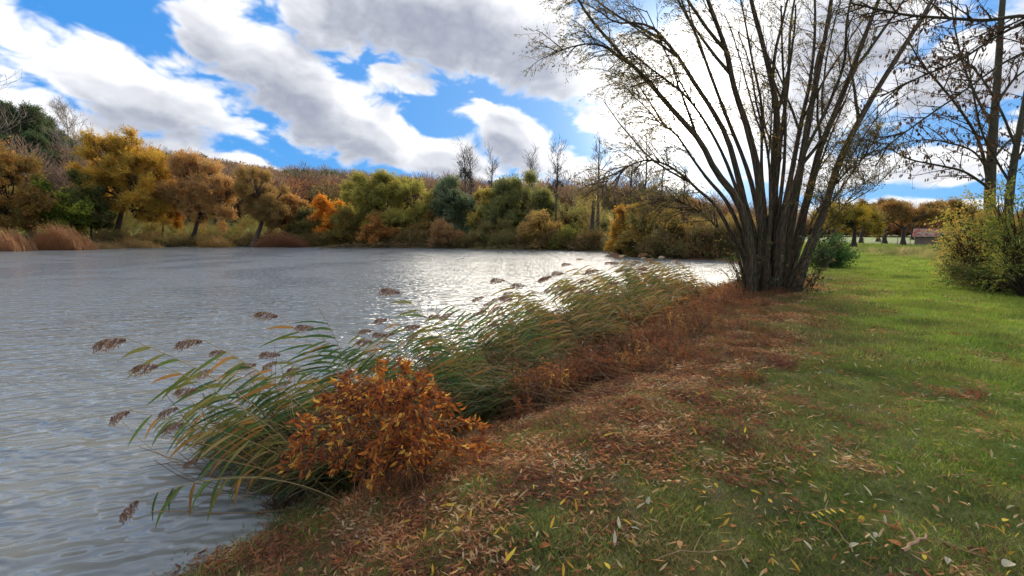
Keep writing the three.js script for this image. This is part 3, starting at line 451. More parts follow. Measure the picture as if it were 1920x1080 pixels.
// low thicket along the far bank, under and between the trees
{
  const r = rng(71), lists = [[], [], []], T = [srgb(128, 112, 62), srgb(146, 116, 66), srgb(112, 108, 56), srgb(158, 128, 84)];
  for (let k = 0; k < 5200; k++) {
    const px = lerp(-40, 1420, r()), open = px > 265 && px < 470 ? 0.75 : px < 180 ? 0.6 : 1; if (r() > open) continue;
    let d = px > 1140 ? 38 : 45; while (pond(at(px, 465, d).x, -d) < 0.2) d += 0.5;
    d += 0.3 + 7 * r() * r(); const p = at(px, 465, d), h = (0.3 + 2.0 * r() * (0.7 + 0.6 * n2(px * 0.02, 4))) * open; p.y = ground(p.x, p.z) + h - 0.4;
    lists[k % 3].push([place(p, V((r() - 0.5) * 0.9 - 0.25, 1, (r() - 0.5) * 0.9).normalize(), r() * 6.28, 0.8 + 0.5 * r()), tinted(T[Math.floor(r() * 4)], r, 0.25)]);
  }
  const M = [srgb(150, 136, 72), srgb(172, 146, 80), srgb(134, 132, 72), srgb(182, 152, 96), srgb(158, 150, 78)];
  for (let k = 0; k < 6000; k++) {
    const px = lerp(-30, 1150, r()), meadow = sstep(255, 290, px) * (1 - sstep(440, 480, px)), lump = n2(px * 0.016, 20) + 0.5 * n2(px * 0.05, 7); if (r() < 0.35 - 0.5 * lump) continue;
    let d = 48; while (pond(at(px, 465, d).x, -d) < 0.2) d += 0.5;
    d += 5 + 16 * r(); const p = at(px, 465, d), h = (0.5 + (5.2 + 2.4 * lump) * Math.pow(r(), 0.8)) * lerp(1, 0.3, meadow); p.y = ground(p.x, p.z) + h - 0.4;
    lists[k % 3].push([place(p, V((r() - 0.5) * 0.9 - 0.3, 1, (r() - 0.5) * 0.9).normalize(), r() * 6.28, 0.9 + 0.5 * r()), tinted(M[Math.floor(clamp(0.5 + 0.8 * n2(px * 0.03, 33) + 0.4 * (r() - 0.5), 0, 0.99) * 5)], r, 0.22)]);
  }
  const t = thing('thicket', 'low brown thicket along the far bank under the trees', 'thicket', V(0, 0, 0)); t.userData.kind = 'stuff'; SPRAY.fine.forEach((g, k) => scatter('foliage', g, LEAF, lists[k], t));
}
// tan reed beds on the far bank
function reedClump(label, d, x0, x1, yTop, n, tint, seed) {
  const r = rng(seed), a = at((x0 + x1) / 2, 465, d), gy = WL, t = thing('reed_clump', label, 'reeds', V(a.x, gy, a.z), 'tan reed clumps on the far bank'), m = new MB(), k = d / FPX, W = (x1 - x0) * 0.5 * k, H = at(960, yTop, d).y - gy;
  for (let i = 0; i < n; i++) {
    const u = (r() * 2 - 1), w = (r() * 2 - 1) * 1.6, h = H * (1 - 0.72 * u * u) * (0.55 + 0.4 * r() + 0.22 * n2(u * 3 + seed, w)), b = V(u * W, -0.2, w), tip = V(u * W - h * (0.25 + 0.2 * r()), h, w); const c = tinted(tint, r, 0.22); m.color(c.lerp(new THREE.Color(0.8, 0.62, 0.36), 0.2));
    const d1 = tip.clone().sub(b).normalize(); m.leaf(b, d1.clone().add(V(0.25, 0.3, 0)).normalize(), V(0.3, 0, 1), h * 1.15, 0.035, V(-0.45, -0.2, 0), 3, 0);
    if (i % 3 === 0) m.quad(tip.clone().add(V(0.1, -0.1, 0)), V(-0.9, 0.15, 0).normalize(), V(0, 0.5, 0.8), 0.42, 0.09);
    if (i % 2 === 0) m.quad(b.clone().lerp(tip, 0.3 + 0.5 * r()), V(-0.7, -0.3, (r() - 0.5)).normalize(), V(0.2, 0.7, 0.6), 0.5, 0.025);
  }
  mesh('stems', m.geo(), REEDLEAF, t, 'stuff');
}
const REEDLEAF = new THREE.MeshPhysicalMaterial({ vertexColors: true, roughness: 0.9, transmission: 0.3, thickness: 0, side: THREE.DoubleSide, specularIntensity: 0.25 });
reedClump('rust tan reed clump at the left edge of the far bank', 60, -18, 52, 425, 900, srgb(190, 130, 82), 61);
reedClump('large windswept tan reed clump below the bright green tree', 64, 70, 168, 417, 1500, srgb(182, 122, 70), 62);
reedClump('low tan sedge under the golden willow', 74, 190, 300, 443, 900, srgb(164, 130, 66), 63);
reedClump('low yellow sedge at the foot of the orange pollard', 78, 375, 440, 440, 600, srgb(176, 138, 62), 64);
reedClump('wide reddish reed clump right of the pale leaning trunk', 78, 482, 582, 431, 1300, srgb(168, 104, 66), 65);
reedClump('low brown sedge along the bank by the great willow', 71, 600, 860, 452, 900, srgb(128, 98, 56), 66);
reedClump('low olive sedge along the bank by the olive tree', 65, 880, 1140, 456, 900, srgb(128, 112, 60), 67);
reedClump('low straw sedge between the tan reeds and the golden willow', 70, 150, 230, 448, 500, srgb(170, 136, 78), 68);
// ------------------------------------------------------------------ the big many-stemmed willow on the bank
const WBARK = wood(255, 255, 255, 0.12);
{ const m = noiseTex(512, 1, (u, v) => { const a = tileN(u, v, 7, 41), b = createTile(u * 4, v, 1.4, 14), c = tileN(u, v, 70, 43), k = clamp(0.62 + 0.5 * b + 0.5 * (c - 0.5)), g = sstep(0.5, 0.72, a); return [lerp(0.70, 0.60, g) * k, lerp(0.56, 0.58, g) * k, lerp(0.41, 0.36, g) * k]; }, true); m.repeat.set(1.6, 0.55); WBARK.map = m; }
const TWIGWOOD = wood(74, 58, 42);
const sprigGeo = (seed, n, len, ll, lw, droop) => { const r = rng(seed), m = new MB(), D = V(0, 1, 0), P = V(0, 0, 0); for (let k = 0; k < n; k++) { P.addScaledVector(D, len / n); D.add(V((r() - 0.5) * 0.3, 0, (r() - 0.5) * 0.3)).normalize(); const ld = D.clone().multiplyScalar(0.5).add(rdir(r)).add(V(0, -droop, 0)).normalize(); m.quad(P, ld, perp(ld, r), ll * (0.6 + 0.7 * r()), lw * (0.7 + 0.6 * r())); } return m.geo(); };
// stems traced as bearings and heights; each bends out of the plane by its own depth
function stemPoints(list, d0, lean, n = 26) {
  const L = list.length; return smooth(list.map(([x, y], i) => { const t = i / (L - 1); return at(x, y, d0 + lean * Math.pow(t, 1.3)); }), n);
}
// side branches and twigs along a stem; leaves are hung on the twigs
function twigsAlong(m, pts, r, o, leaves) {
  const n = pts.length - 1, T = V();
  for (let k = 0; k < o.n; k++) {
    const e = lerp(o.from, 0.99, (k + r()) / o.n), i = Math.min(n - 1, Math.floor(e * n)), p = pts[i].clone().lerp(pts[i + 1], e * n - i); T.subVectors(pts[i + 1], pts[i]).normalize();
    const q = perp(T, r), D = T.clone().multiplyScalar(0.75).addScaledVector(q, 0.75).add(V(-0.12, o.lift ?? 0.15, 0)).normalize(), len = o.len * (0.45 + 0.8 * r()) * (1.1 - 0.5 * e), P = [p.clone()], c = p.clone(), rad = o.rad * (0.6 + 0.6 * r());
    for (let s = 0; s < 5; s++) { D.add(V((r() - 0.5) * 0.3 - 0.05, (r() - 0.5) * 0.22 - (o.droop ?? 0) * s * 0.06, (r() - 0.5) * 0.3)).normalize(); c.addScaledVector(D, len / 5); P.push(c.clone()); }
    m.tube(P, (t) => rad * (1 - 0.75 * t) + 0.003, 4);
    for (let s = 0; s < o.sub; s++) {
      const f = 0.2 + 0.8 * (s + r()) / o.sub, j = Math.min(4, Math.floor(f * 5)), pp = P[j].clone().lerp(P[j + 1], f * 5 - j), E = V().subVectors(P[j + 1], P[j]).normalize().multiplyScalar(0.8).addScaledVector(rdir(r), 0.8).add(V(-0.12, (o.lift ?? 0.15) - (o.droop ?? 0) * 0.25, 0)).normalize(), l = (o.subLen ?? 0.55) * (0.5 + 0.9 * r()), Q = [pp.clone()], cc = pp.clone();
      for (let w = 0; w < 3; w++) { E.add(V((r() - 0.5) * 0.35 - 0.06, (r() - 0.5) * 0.25 - (o.droop ?? 0) * 0.14, (r() - 0.5) * 0.35)).normalize(); cc.addScaledVector(E, l / 3); Q.push(cc.clone()); }
      m.tube(Q, [0.005, 0.0042, 0.0034, 0.0024].map((x) => x * (o.thin ?? 1)), 3);
      if (leaves && r() < o.leafy) for (let w = 0; w < (o.per ?? 2); w++) { const a = Math.floor(r() * 3); leaves.push([place(Q[a].clone().lerp(Q[a + 1], r()), V().subVectors(Q[a + 1], Q[a]).add(V(-0.05, -0.02, 0)).normalize(), r() * 6.28, 0.75 + 0.5 * r()), o.tint ? tinted(o.tint[Math.floor(r() * o.tint.length)], r, 0.2) : null]); }
    }
  }
}
{
  const d0 = 12.7, base = at(1450, 545, d0), gy = ground(base.x, base.z), t = thing('willow_tree', 'big many-stemmed willow fanning out beside the path', 'tree', V(base.x, gy, base.z));
  const rel = (pts) => pts.map((p) => V(p.x - base.x, p.y - gy, p.z - base.z)), r = rng(501), leaves = [[], [], []], ll = []; 
  const STEMS = [
    [[[1492, 548], [1513, 480], [1545, 395], [1580, 300], [1630, 200], [1680, 115], [1730, 30], [1775, -60], [1805, -150]], 0.6, 0.165],
    [[[1478, 550], [1495, 450], [1520, 350], [1540, 280], [1570, 200], [1595, 130], [1620, 65], [1650, 0], [1690, -90]], -0.8, 0.165],
    [[[1465, 552], [1480, 440], [1500, 320], [1520, 210], [1535, 115], [1550, 30], [1565, -80]], 0.3, 0.18],
    [[[1456, 550], [1465, 430], [1485, 320], [1500, 225], [1520, 150], [1528, 60], [1530, -60]], 1.6, 0.13],
    [[[1442, 554], [1450, 450], [1452, 300], [1450, 210], [1440, 140], [1425, 70], [1410, 0], [1390, -90]], -0.3, 0.185],
    [[[1425, 552], [1430, 450], [1420, 320], [1400, 240], [1380, 165], [1360, 90], [1340, 35], [1320, -30], [1290, -110]], -1.0, 0.165],
    [[[1436, 550], [1440, 440], [1455, 350], [1465, 250], [1475, 150], [1485, 50], [1500, -60]], 1.9, 0.12],
    [[[1408, 548], [1405, 460], [1385, 380], [1345, 320], [1310, 265], [1260, 205], [1224, 161], [1191, 125], [1160, 103], [1133, 89], [1102, 82], [1070, 89], [1035, 104]], -0.9, 0.15],
    [[[1418, 548], [1420, 470], [1400, 400], [1380, 330], [1360, 260], [1330, 205], [1300, 150], [1275, 108], [1250, 78], [1225, 55], [1197, 43], [1160, 42], [1120, 22], [1080, 0], [1045, -18]], 0.8, 0.14],
    [[[1400, 546], [1394, 481], [1375, 445], [1356, 404], [1336, 380], [1312, 358], [1284, 330], [1251, 309], [1218, 300], [1184, 307], [1162, 320], [1140, 338], [1124, 354]], -1.4, 0.095],
    [[[1404, 548], [1392, 450], [1362, 378], [1330, 335], [1296, 298], [1263, 250], [1238, 230], [1210, 205], [1180, 170], [1158, 136]], 1.0, 0.09],
    [[[1431, 548], [1425, 430], [1405, 330], [1370, 230], [1335, 140], [1300, 60], [1270, -10], [1240, -70]], 0.9, 0.11],
    [[[1470, 548], [1500, 420], [1530, 330], [1562, 250], [1590, 170], [1612, 90]], 1.8, 0.07],
    [[[1484, 546], [1530, 430], [1578, 352], [1620, 290], [1652, 236]], 1.2, 0.055],
    [[[1478, 546], [1512, 440], [1548, 372], [1590, 318], [1632, 282]], -0.6, 0.05],
    [[[1450, 550], [1458, 420], [1470, 310], [1476, 210], [1470, 110], [1462, 10]], -1.5, 0.09],
    [[[1444, 550], [1436, 420], [1428, 310], [1424, 200], [1410, 110], [1392, 30], [1378, -60]], 1.4, 0.085],
    [[[1460, 548], [1476, 400], [1508, 290], [1552, 200], [1580, 120], [1588, 40], [1600, -50]], -1.7, 0.09],
    [[[1412, 546], [1400, 430], [1368, 320], [1330, 240], [1290, 185], [1250, 150], [1214, 126], [1180, 96]], -1.8, 0.08],
    [[[1490, 546], [1536, 450], [1572, 400], [1612, 352], [1655, 322]], 0.9, 0.04],
    [[[1396, 548], [1378, 470], [1348, 430], [1310, 398], [1270, 378], [1236, 372]], -0.8, 0.05],
    [[[1434, 550], [1444, 400], [1440, 290], [1420, 190], [1400, 120], [1388, 60]], 2.3, 0.07],
  ];
  const WT = [srgb(96, 90, 48), srgb(116, 104, 54), srgb(76, 76, 42), srgb(150, 124, 62)];
  STEMS.forEach(([list, lean, rad], i) => {
    const pts = rel(stemPoints(list.map(([x, y], k) => [k < 2 ? lerp(1448, x, k ? 0.98 : 0.93) : x + (k > 2 ? 7 * n2(i * 3.1, k * 0.9) : 0), y]), d0 + ((i * 5) % 7 - 3) * 0.14, lean)), m = new MB();
    m.tube(pts, (q) => 0.6 * rad * (1.35 * Math.pow(1 - q, 6) * 0.5 + lerp(1, i === 7 || i === 8 || i === 9 || i === 10 ? 0.08 : 0.34, q)), rad > 0.1 ? 12 : 7, false, 0.13);
    mesh('stem', m.geo(), WBARK, t);
    for (let f = 0; f < (rad > 0.1 ? 2 : 1); f++) {                       // a secondary limb or two leave each big stem
      const e = 0.36 + 0.3 * r(), j = Math.floor(e * 26), T = V().subVectors(pts[j + 1], pts[j]).normalize(), D = T.clone().multiplyScalar(0.95).addScaledVector(perp(T, r), 0.42).normalize(), c = pts[j].clone(), P = [c.clone()], L = 1.6 + 2 * r();
      for (let q = 0; q < 9; q++) { D.add(V((r() - 0.5) * 0.22, 0.05 + (r() - 0.5) * 0.12, (r() - 0.5) * 0.22)).normalize(); c.addScaledVector(D, L / 9); P.push(c.clone()); }
      const lm = new MB(); lm.tube(P, (q) => rad * 0.24 * (1 - 0.8 * q) + 0.006, 7, false, 0.12); mesh('limb', lm.geo(), WBARK, t);
      const lt = new MB(); twigsAlong(lt, P, r, { n: 6, from: 0.25, len: 0.8, rad: 0.009, sub: 5, leafy: 0.45, per: 2, subLen: 0.4, droop: 0.25, lift: 0.22, tint: WT }, ll); mesh('twigs', lt.geo(), TWIGWOOD, t, 'stuff');
    }
    const tw = new MB(), left = i === 7 || i === 8 || i === 9 || i === 10 || i === 18 || i === 20, shoots = i === 13 || i === 14 || i === 19 || i === 12;
    twigsAlong(tw, pts, r, { n: left ? 30 : shoots ? 22 : rad > 0.1 ? 16 : 13, from: left ? 0.4 : shoots ? 0.3 : 0.34, len: left ? 1.15 : shoots ? 0.9 : 1.05, rad: left ? 0.014 : 0.012, sub: left ? 8 : shoots ? 8 : 6, leafy: left ? 0.75 : shoots ? 0.9 : 0.4, per: left ? 2 : 2, subLen: 0.42, droop: left ? 0.7 : 0.2, lift: left ? 0.12 : 0.3, tint: WT }, ll);
    mesh('twigs', tw.geo(), TWIGWOOD, t, 'stuff');
  });
  ll.forEach((e, k) => leaves[k % 3].push(e));
  [1, 2, 3].forEach((s, k) => scatter('foliage', sprigGeo(520 + s, 8, 0.3, 0.085, 0.009, 0.35), LEAF, leaves[k], t));
  // ivy and bramble leaves round the foot
  const iv = [], IT = [srgb(52, 62, 34), srgb(70, 74, 46), srgb(110, 108, 84), srgb(84, 70, 44)];
  for (let k = 0; k < 330; k++) { const a = r() * 6.283, h = Math.pow(r(), 1.6) * 1.7, q = 0.75 + 0.5 * r() + h * 0.1; iv.push([place(V(Math.cos(a) * q * 1.0 + 0.1, h, Math.sin(a) * q * 0.75), rdir(r).add(V(0, 0.2, 0.3)).normalize(), r() * 6.28, 0.8 + 0.7 * r()), tinted(IT[Math.floor(r() * r() * 4)], r, 0.25)]); }
  scatter('ivy', sprigGeo(531, 6, 0.16, 0.065, 0.02, 0.3), LEAF, iv, t);
  const sh = new MB(), shl = []; for (let k = 0; k < 70; k++) { const a = r() * 6.283, b = V(Math.cos(a) * 0.9, 0, Math.sin(a) * 0.7), e = V(Math.cos(a) * (1.3 + r() * 0.8), 0.5 + r() * 1.4, Math.sin(a) * (1 + r() * 0.6)); const P = curve(b, e, V(0, 0.2, 0), 4, r, 0.1); sh.tube(P, [0.008, 0.007, 0.006, 0.004, 0.003], 3); for (let w = 0; w < 3; w++) shl.push([place(P[1 + w].clone(), rdir(r), 0, 0.8), tinted(WT[Math.floor(r() * 4)], r)]); }
  mesh('root_shoots', sh.geo(), TWIGWOOD, t, 'stuff'); scatter('shoot_leaves', sprigGeo(532, 5, 0.22, 0.07, 0.012, 0.3), LEAF, shl, t);
}
// ------------------------------------------------------------------ trees at the right edge, nearly bare, with hanging dead leaves
const GREENBARK = wood(84, 78, 56, 0.03), hangLeaf = [1, 2].map((s) => { const r = rng(600 + s), m = new MB(); for (let k = 0; k < 2; k++) { const d = V((r() - 0.5) * 0.6 - 0.1, -1, (r() - 0.5) * 0.6).normalize(); m.leaf(V((r() - 0.5) * 0.06, -0.01, (r() - 0.5) * 0.06), d, perp(d, r), 0.085 + 0.03 * r(), 0.022, V(0.3 * (r() - 0.5), -0.2, 0.4 * (r() - 0.5)), 2, 0.5); } return m.geo(); });
function edgeTree(label, d0, base, stems, seed, dens) {
  const b = at(base[0], base[1], d0), gy = ground(b.x, b.z), t = thing('bare_tree', label, 'tree', V(b.x, gy - 0.1, b.z)), r = rng(seed), ll = [[], []];
  stems.forEach(([list, lean, rad, n], i) => {
    const pts = stemPoints(list, d0, lean).map((p) => V(p.x - b.x, p.y - gy + 0.1, p.z - b.z)), m = new MB(), off = stems[i][4] ?? 0;
    if (off) pts.forEach((p) => { p.z -= off; });
    m.tube(pts, (q) => (i ? 0.62 : 0.8) * rad * (1 - 0.7 * q) + 0.006, rad > 0.1 ? 9 : 6, false, 0.08); mesh(i === 0 ? 'trunk' : 'limb', m.geo(), GREENBARK, t);
    const tw = new MB(), L = []; twigsAlong(tw, pts, r, { n, from: i === 0 ? 0.3 : 0.2, len: dens.len, rad: 0.016, sub: dens.sub, leafy: 0, subLen: 0.5, droop: 0.2, lift: 0.12, thin: 1.2 }, null); mesh('twigs', tw.geo(), TWIGWOOD, t, 'stuff');
    const P = tw.p, stride = tw.p.length / 3; for (let k = 0; k < n * dens.leaves; k++) { const v = Math.floor(r() * stride) * 3; ll[k % 2].push([new THREE.Matrix4().compose(V(P[v], P[v + 1], P[v + 2]), new THREE.Quaternion().setFromAxisAngle(UP, r() * 6.28), V(1, 1, 1).multiplyScalar(dens.size * (0.7 + 0.6 * r()))), tinted(srgb(88, 66, 44), r, 0.25)]); }
  });
  hangLeaf.forEach((g, k) => scatter('dead_leaves', g, LEAF, ll[k], t));
}
edgeTree('tall bare tree with greenish trunk above the yellow shrubs, hung with dead leaves', 15, [1852, 505], [
  [[[1852, 520], [1855, 440], [1857, 340], [1862, 250], [1870, 150], [1880, 0], [1890, -120]], 0.4, 0.21, 20],
  [[[1856, 360], [1837, 270], [1808, 217], [1761, 157], [1730, 122], [1705, 80]], -0.9, 0.075, 18],
  [[[1853, 352], [1837, 340], [1805, 321], [1749, 308], [1708, 299], [1666, 278]], -0.5, 0.065, 16],
  [[[1858, 330], [1826, 285], [1780, 268], [1735, 262], [1690, 268]], 0.7, 0.05, 14],
  [[[1863, 240], [1835, 190], [1806, 120], [1790, 50], [1780, -20]], 0.9, 0.06, 14],
  [[[1866, 200], [1900, 150], [1935, 120], [1970, 60]], -0.4, 0.06, 10],
  [[[1860, 300], [1895, 262], [1930, 245], [1980, 220]], 0.5, 0.06, 10],
], 610, { len: 1.25, sub: 5, leaves: 9, size: 1.0 });
edgeTree('leaning bare tree partly cut by the right edge of the photo', 13.5, [1892, 520], [
  [[[1890, 530], [1889, 440], [1893, 370], [1902, 300], [1914, 230], [1930, 140], [1950, 0]], 0.3, 0.15, 14],
  [[[1895, 345], [1868, 300], [1842, 250], [1826, 180], [1812, 100]], -0.6, 0.05, 14],
  [[[1906, 280], [1880, 215], [1850, 160], [1815, 118], [1770, 90]], -0.9, 0.05, 14],
  [[[1899, 318], [1920, 280], [1950, 262]], 0.2, 0.05, 6],
], 620, { len: 1.1, sub: 5, leaves: 8, size: 0.95 });
edgeTree('tree off to the right whose dark boughs overhang the top of the photo', 9, [2130, 560], [
  [[[2130, 590], [2120, 400], [2100, 200], [2080, 40], [2060, -150]], 0.2, 0.2, 8],
  [[[2090, 90], [2000, 46], [1920, 30], [1850, 38], [1780, 34], [1700, 28], [1650, 18], [1596, 6]], 0.5, 0.055, 22],
  [[[2086, 60], [1980, 20], [1880, 62], [1800, 112], [1720, 147], [1650, 182]], 0.9, 0.045, 20],
  [[[2095, 150], [1990, 80], [1900, 108], [1800, 176], [1700, 246], [1640, 292]], 1.2, 0.034, 18],
  [[[2076, 10], [1950, -30], [1830, -24], [1720, -10], [1640, -30]], 0.2, 0.045, 16],
], 630, { len: 0.85, sub: 4, leaves: 5, size: 0.85 });
// ------------------------------------------------------------------ shrubs beside the path
const shrubLeaf = [1, 2, 3].map((s) => sprigGeo(700 + s, 11, 0.38, 0.062, 0.018, 0.25)), fineLeaf = [1, 2, 3].map((s) => sprigGeo(710 + s, 11, 0.3, 0.06, 0.011, 0.1));
function shrub(name, label, category, d, baseX, baseY, lobesPx, o) {
  const b = at(baseX, baseY, d), by = ground(b.x, b.z), t = thing(name, label, category, V(b.x, by - 0.03, b.z)), r = rng(o.seed), k = d / FPX, st = new MB(), lists = o.leaf.map(() => []);
  lobesPx.forEach(([x, y, rx, ry, n], i) => {
    const c0 = at(x, y, d), c = V(c0.x - b.x, c0.y - by, ((i * 5 + o.seed) % 5 - 2) * 0.22 * rx * k), RX = rx * k, RY = ry * k, cl = [];
    for (let q = 0; q < 26; q++) { const dd = rdir(r), e = 0.45 + 0.6 * r(); cl.push(V(c.x + dd.x * RX * e * 1.1, Math.max(0.05, c.y + dd.y * RY * e), c.z + dd.z * RX * e)); st.tube(curve(V((r() - 0.5) * 0.3, 0, (r() - 0.5) * 0.3), cl[q], V((r() - 0.5) * 0.3, 0.15, (r() - 0.5) * 0.3), 5, r, 0.06), (f) => 0.016 * (1 - 0.8 * f) + 0.003, 3); }
    for (let q = 0; q < n; q++) { const a = cl[Math.floor(r() * 26)], p = V(a.x + (r() + r() - 1) * RX * 0.38, Math.max(0.03, a.y + (r() + r() - 1) * RY * 0.36), a.z + (r() + r() - 1) * RX * 0.38), dir = V(p.x - c.x, (p.y - c.y) + RY * 0.3, p.z - c.z).normalize().addScaledVector(rdir(r), 0.7).addScaledVector(WIND, 0.4).normalize(); lists[q % lists.length].push([place(p, dir, r() * 6.28, o.size * (0.7 + 0.6 * r())), tinted(r() < o.mix ? o.tint2 : o.tint, r, 0.2)]); }
  });
  mesh('stems', st.geo(), TWIGWOOD, t, 'stuff'); o.leaf.forEach((g, q) => scatter('foliage', g, LEAF, lists[q], t)); return t;
}
shrub('yellow_shrub', 'big yellow green shrub filling the right edge beside the path', 'shrub', 11.5, 1935, 560, [[1928, 440, 52, 60, 210], [1900, 505, 40, 40, 170], [1950, 520, 50, 46, 170], [1905, 382, 34, 40, 120], [1888, 455, 26, 38, 110], [1960, 392, 40, 60, 160]], { seed: 71, leaf: shrubLeaf, size: 0.74, tint: srgb(146, 146, 60), tint2: srgb(106, 120, 54), mix: 0.45 });
shrub('yellow_shrub', 'ochre and yellow shrub in front of the tall bare tree', 'shrub', 14, 1830, 520, [[1822, 425, 40, 38, 170], [1846, 392, 34, 30, 110], [1798, 452, 30, 28, 110], [1842, 468, 40, 38, 150], [1866, 430, 26, 40, 100], [1812, 492, 34, 22, 110]], { seed: 72, leaf: shrubLeaf, size: 0.9, tint: srgb(184, 154, 74), tint2: srgb(148, 144, 66), mix: 0.45 });
shrub('green_shrub', 'small dark green shrub at the foot of the ochre shrub', 'shrub', 16, 1800, 500, [[1798, 468, 28, 30, 420], [1816, 482, 22, 22, 220], [1796, 436, 14, 14, 90]], { seed: 73, leaf: shrubLeaf, size: 0.9, tint: srgb(52, 82, 44), tint2: srgb(76, 92, 44), mix: 0.3 });
shrub('green_shrub', 'rounded dark green bush right of the big willow', 'shrub', 22, 1553, 500, [[1553, 472, 24, 23, 620], [1541, 484, 18, 15, 300], [1566, 485, 17, 15, 300]], { seed: 74, leaf: fineLeaf, size: 1.5, tint: srgb(70, 104, 46), tint2: srgb(60, 86, 42), mix: 0.4 });
shrub('bramble', 'low brown green tangle of stems at the foot of the yellow shrubs', 'bramble', 12.5, 1870, 548, [[1880, 530, 50, 24, 320], [1825, 512, 40, 18, 240], [1920, 548, 40, 26, 240]], { seed: 75, leaf: shrubLeaf, size: 0.8, tint: srgb(104, 92, 50), tint2: srgb(84, 98, 42), mix: 0.5 });
// ------------------------------------------------------------------ the orchard, the shed and the fence beyond the meadow
const ORCH = [
  [1600, 466, 44, [[1596, 412, 40, 26], [1570, 402, 30, 22], [1622, 420, 26, 20]], srgb(160, 140, 40), 'yellow green orchard tree nearest the willow'],
  [1560, 458, 54, [[1556, 402, 34, 22], [1580, 415, 26, 18]], srgb(144, 122, 46), 'olive orchard tree showing just right of the willow stems'],
  [1613, 455, 62, [[1640, 400, 28, 18], [1618, 394, 26, 16]], srgb(140, 104, 52), 'orchard tree with a short thick trunk behind the yellow green one'],
  [1645, 450, 66, [[1656, 392, 30, 16], [1640, 400, 24, 14]], srgb(142, 104, 54), 'leaning orchard tree, left trunk of the slanting pair'],
  [1657, 452, 62, [[1672, 394, 28, 16], [1655, 404, 22, 12]], srgb(134, 98, 52), 'leaning orchard tree, right trunk of the slanting pair'],
  [1692, 462, 50, [[1690, 396, 36, 20], [1722, 402, 32, 20], [1668, 402, 24, 18]], srgb(152, 108, 56), 'forked brown orchard tree just left of the shed'],
  [1729, 448, 62, [[1740, 396, 34, 18], [1712, 392, 26, 14]], srgb(138, 100, 54), 'orchard tree rising behind the left end of the shed roof'],
  [1757, 446, 64, [[1775, 396, 34, 20], [1752, 402, 24, 16]], srgb(142, 106, 56), 'orchard tree rising behind the middle of the shed roof'],
  [1790, 446, 60, [[1800, 400, 30, 22]], srgb(146, 112, 58), 'orchard tree right of the shed behind the ochre shrub'],
  [1708, 444, 82, [[1704, 404, 26, 12], [1732, 406, 24, 12]], srgb(128, 96, 56), 'distant orchard tree in the gap left of the shed'],
];
for (const [x, y, d, L, c, label] of ORCH) shoreTree('orchard_tree', label, 'fruit tree', d, x, L, { seed: 800 + x, spray: 'fine', tint: c, tint2: srgb(136, 118, 62), mix: 0.35, n: 620, forkPx: [x + 3, 428], r: 0.2, size: 0.7, every: 5, up: 0.15, group: 'orchard trees beyond the meadow' });
{ // low stone shed with a patched red tile roof, its ridge along the meadow
  const d = 52, a = at(1714, 460, d), b = at(1798, 460, d), gy = ground((a.x + b.x) / 2, a.z), w = 3.9, t = thing('shed', 'low stone shed with a patched red tile roof at the edge of the orchard', 'shed', V(a.x, gy, -d)), D = 3.4, H = 1.0, R = 1.95;
  t.rotation.y = -0.75;
  const box = (name, x0, y0, z0, x1, y1, z1, m, p = t) => { const g = new THREE.BoxGeometry(x1 - x0, y1 - y0, z1 - z0); const o = mesh(name, g, m, p); o.position.set((x0 + x1) / 2, (y0 + y1) / 2, (z0 + z1) / 2); return o; };
  const stone = new THREE.MeshStandardMaterial({ color: srgb(176, 150, 134), roughness: 1, map: soilMap, bumpMap: soilBump, bumpScale: 0.05 });
  box('wall', 0, -0.3, -0.3, w, H, 0, stone); box('wall', 0, -0.3, -D, 0.3, H, -0.302, stone); box('wall', w - 0.3, -0.3, -D, w, H, -0.302, stone); box('wall', 0.302, -0.3, -D, w - 0.302, H, -D + 0.3, stone);
  const gable = new THREE.Shape([new THREE.Vector2(0, 0), new THREE.Vector2(D, 0), new THREE.Vector2(D / 2, R - H - 0.06)]);
  for (const x of [0.02, w - 0.27]) { const g = new THREE.ExtrudeGeometry(gable, { depth: 0.25, bevelEnabled: false }); const o = mesh('gable', g, stone, t); o.rotation.y = Math.PI / 2; o.position.set(x, H, 0); }
  const r = rng(88), rows = 10, cols = 30, slope = V(0, R - H, -D / 2 - 0.25), L = slope.length(), ang = Math.atan2(R - H, D / 2 + 0.25);
  const tones = [srgb(150, 78, 58), srgb(132, 70, 54), srgb(166, 96, 72), srgb(120, 104, 92), srgb(148, 132, 116)].map((c) => new THREE.MeshStandardMaterial({ color: c, roughness: 0.95 }));
  for (const side of [1, -1]) {
    const roof = new THREE.Group(); roof.name = 'roof'; t.add(roof); const per = tones.map(() => []);
    for (let y = 0; y < rows; y++) for (let x = 0; x < cols; x++) {
      const tw = (w + 0.5) / cols, tl = L / rows * 1.25, g = new THREE.BoxGeometry(tw * 0.94, 0.03, tl), f = (y + 0.5) / rows, zz = side > 0 ? 0.25 - f * (D / 2 + 0.25) : -D - 0.25 + f * (D / 2 + 0.25), patch = n2(x * 0.16 + 5, y * 0.3), grey = patch > 0.04 ? 3 + Math.floor(r() * 2) : Math.floor(r() * 3);
      g.rotateX(side * ang + side * 0.05); g.translate(-0.25 + tw * (x + 0.5), H + 0.04 + f * (R - H) + r() * 0.012, zz); per[grey].push(g);
    }
    per.forEach((L2, i) => L2.length && mesh('tiles', mergeGeometries(L2), tones[i], roof, 'stuff'));
  }
  box('ridge', -0.25, R - 0.02, -D / 2 - 0.12, w + 0.25, R + 0.1, -D / 2 + 0.12, tones[0]); 
}
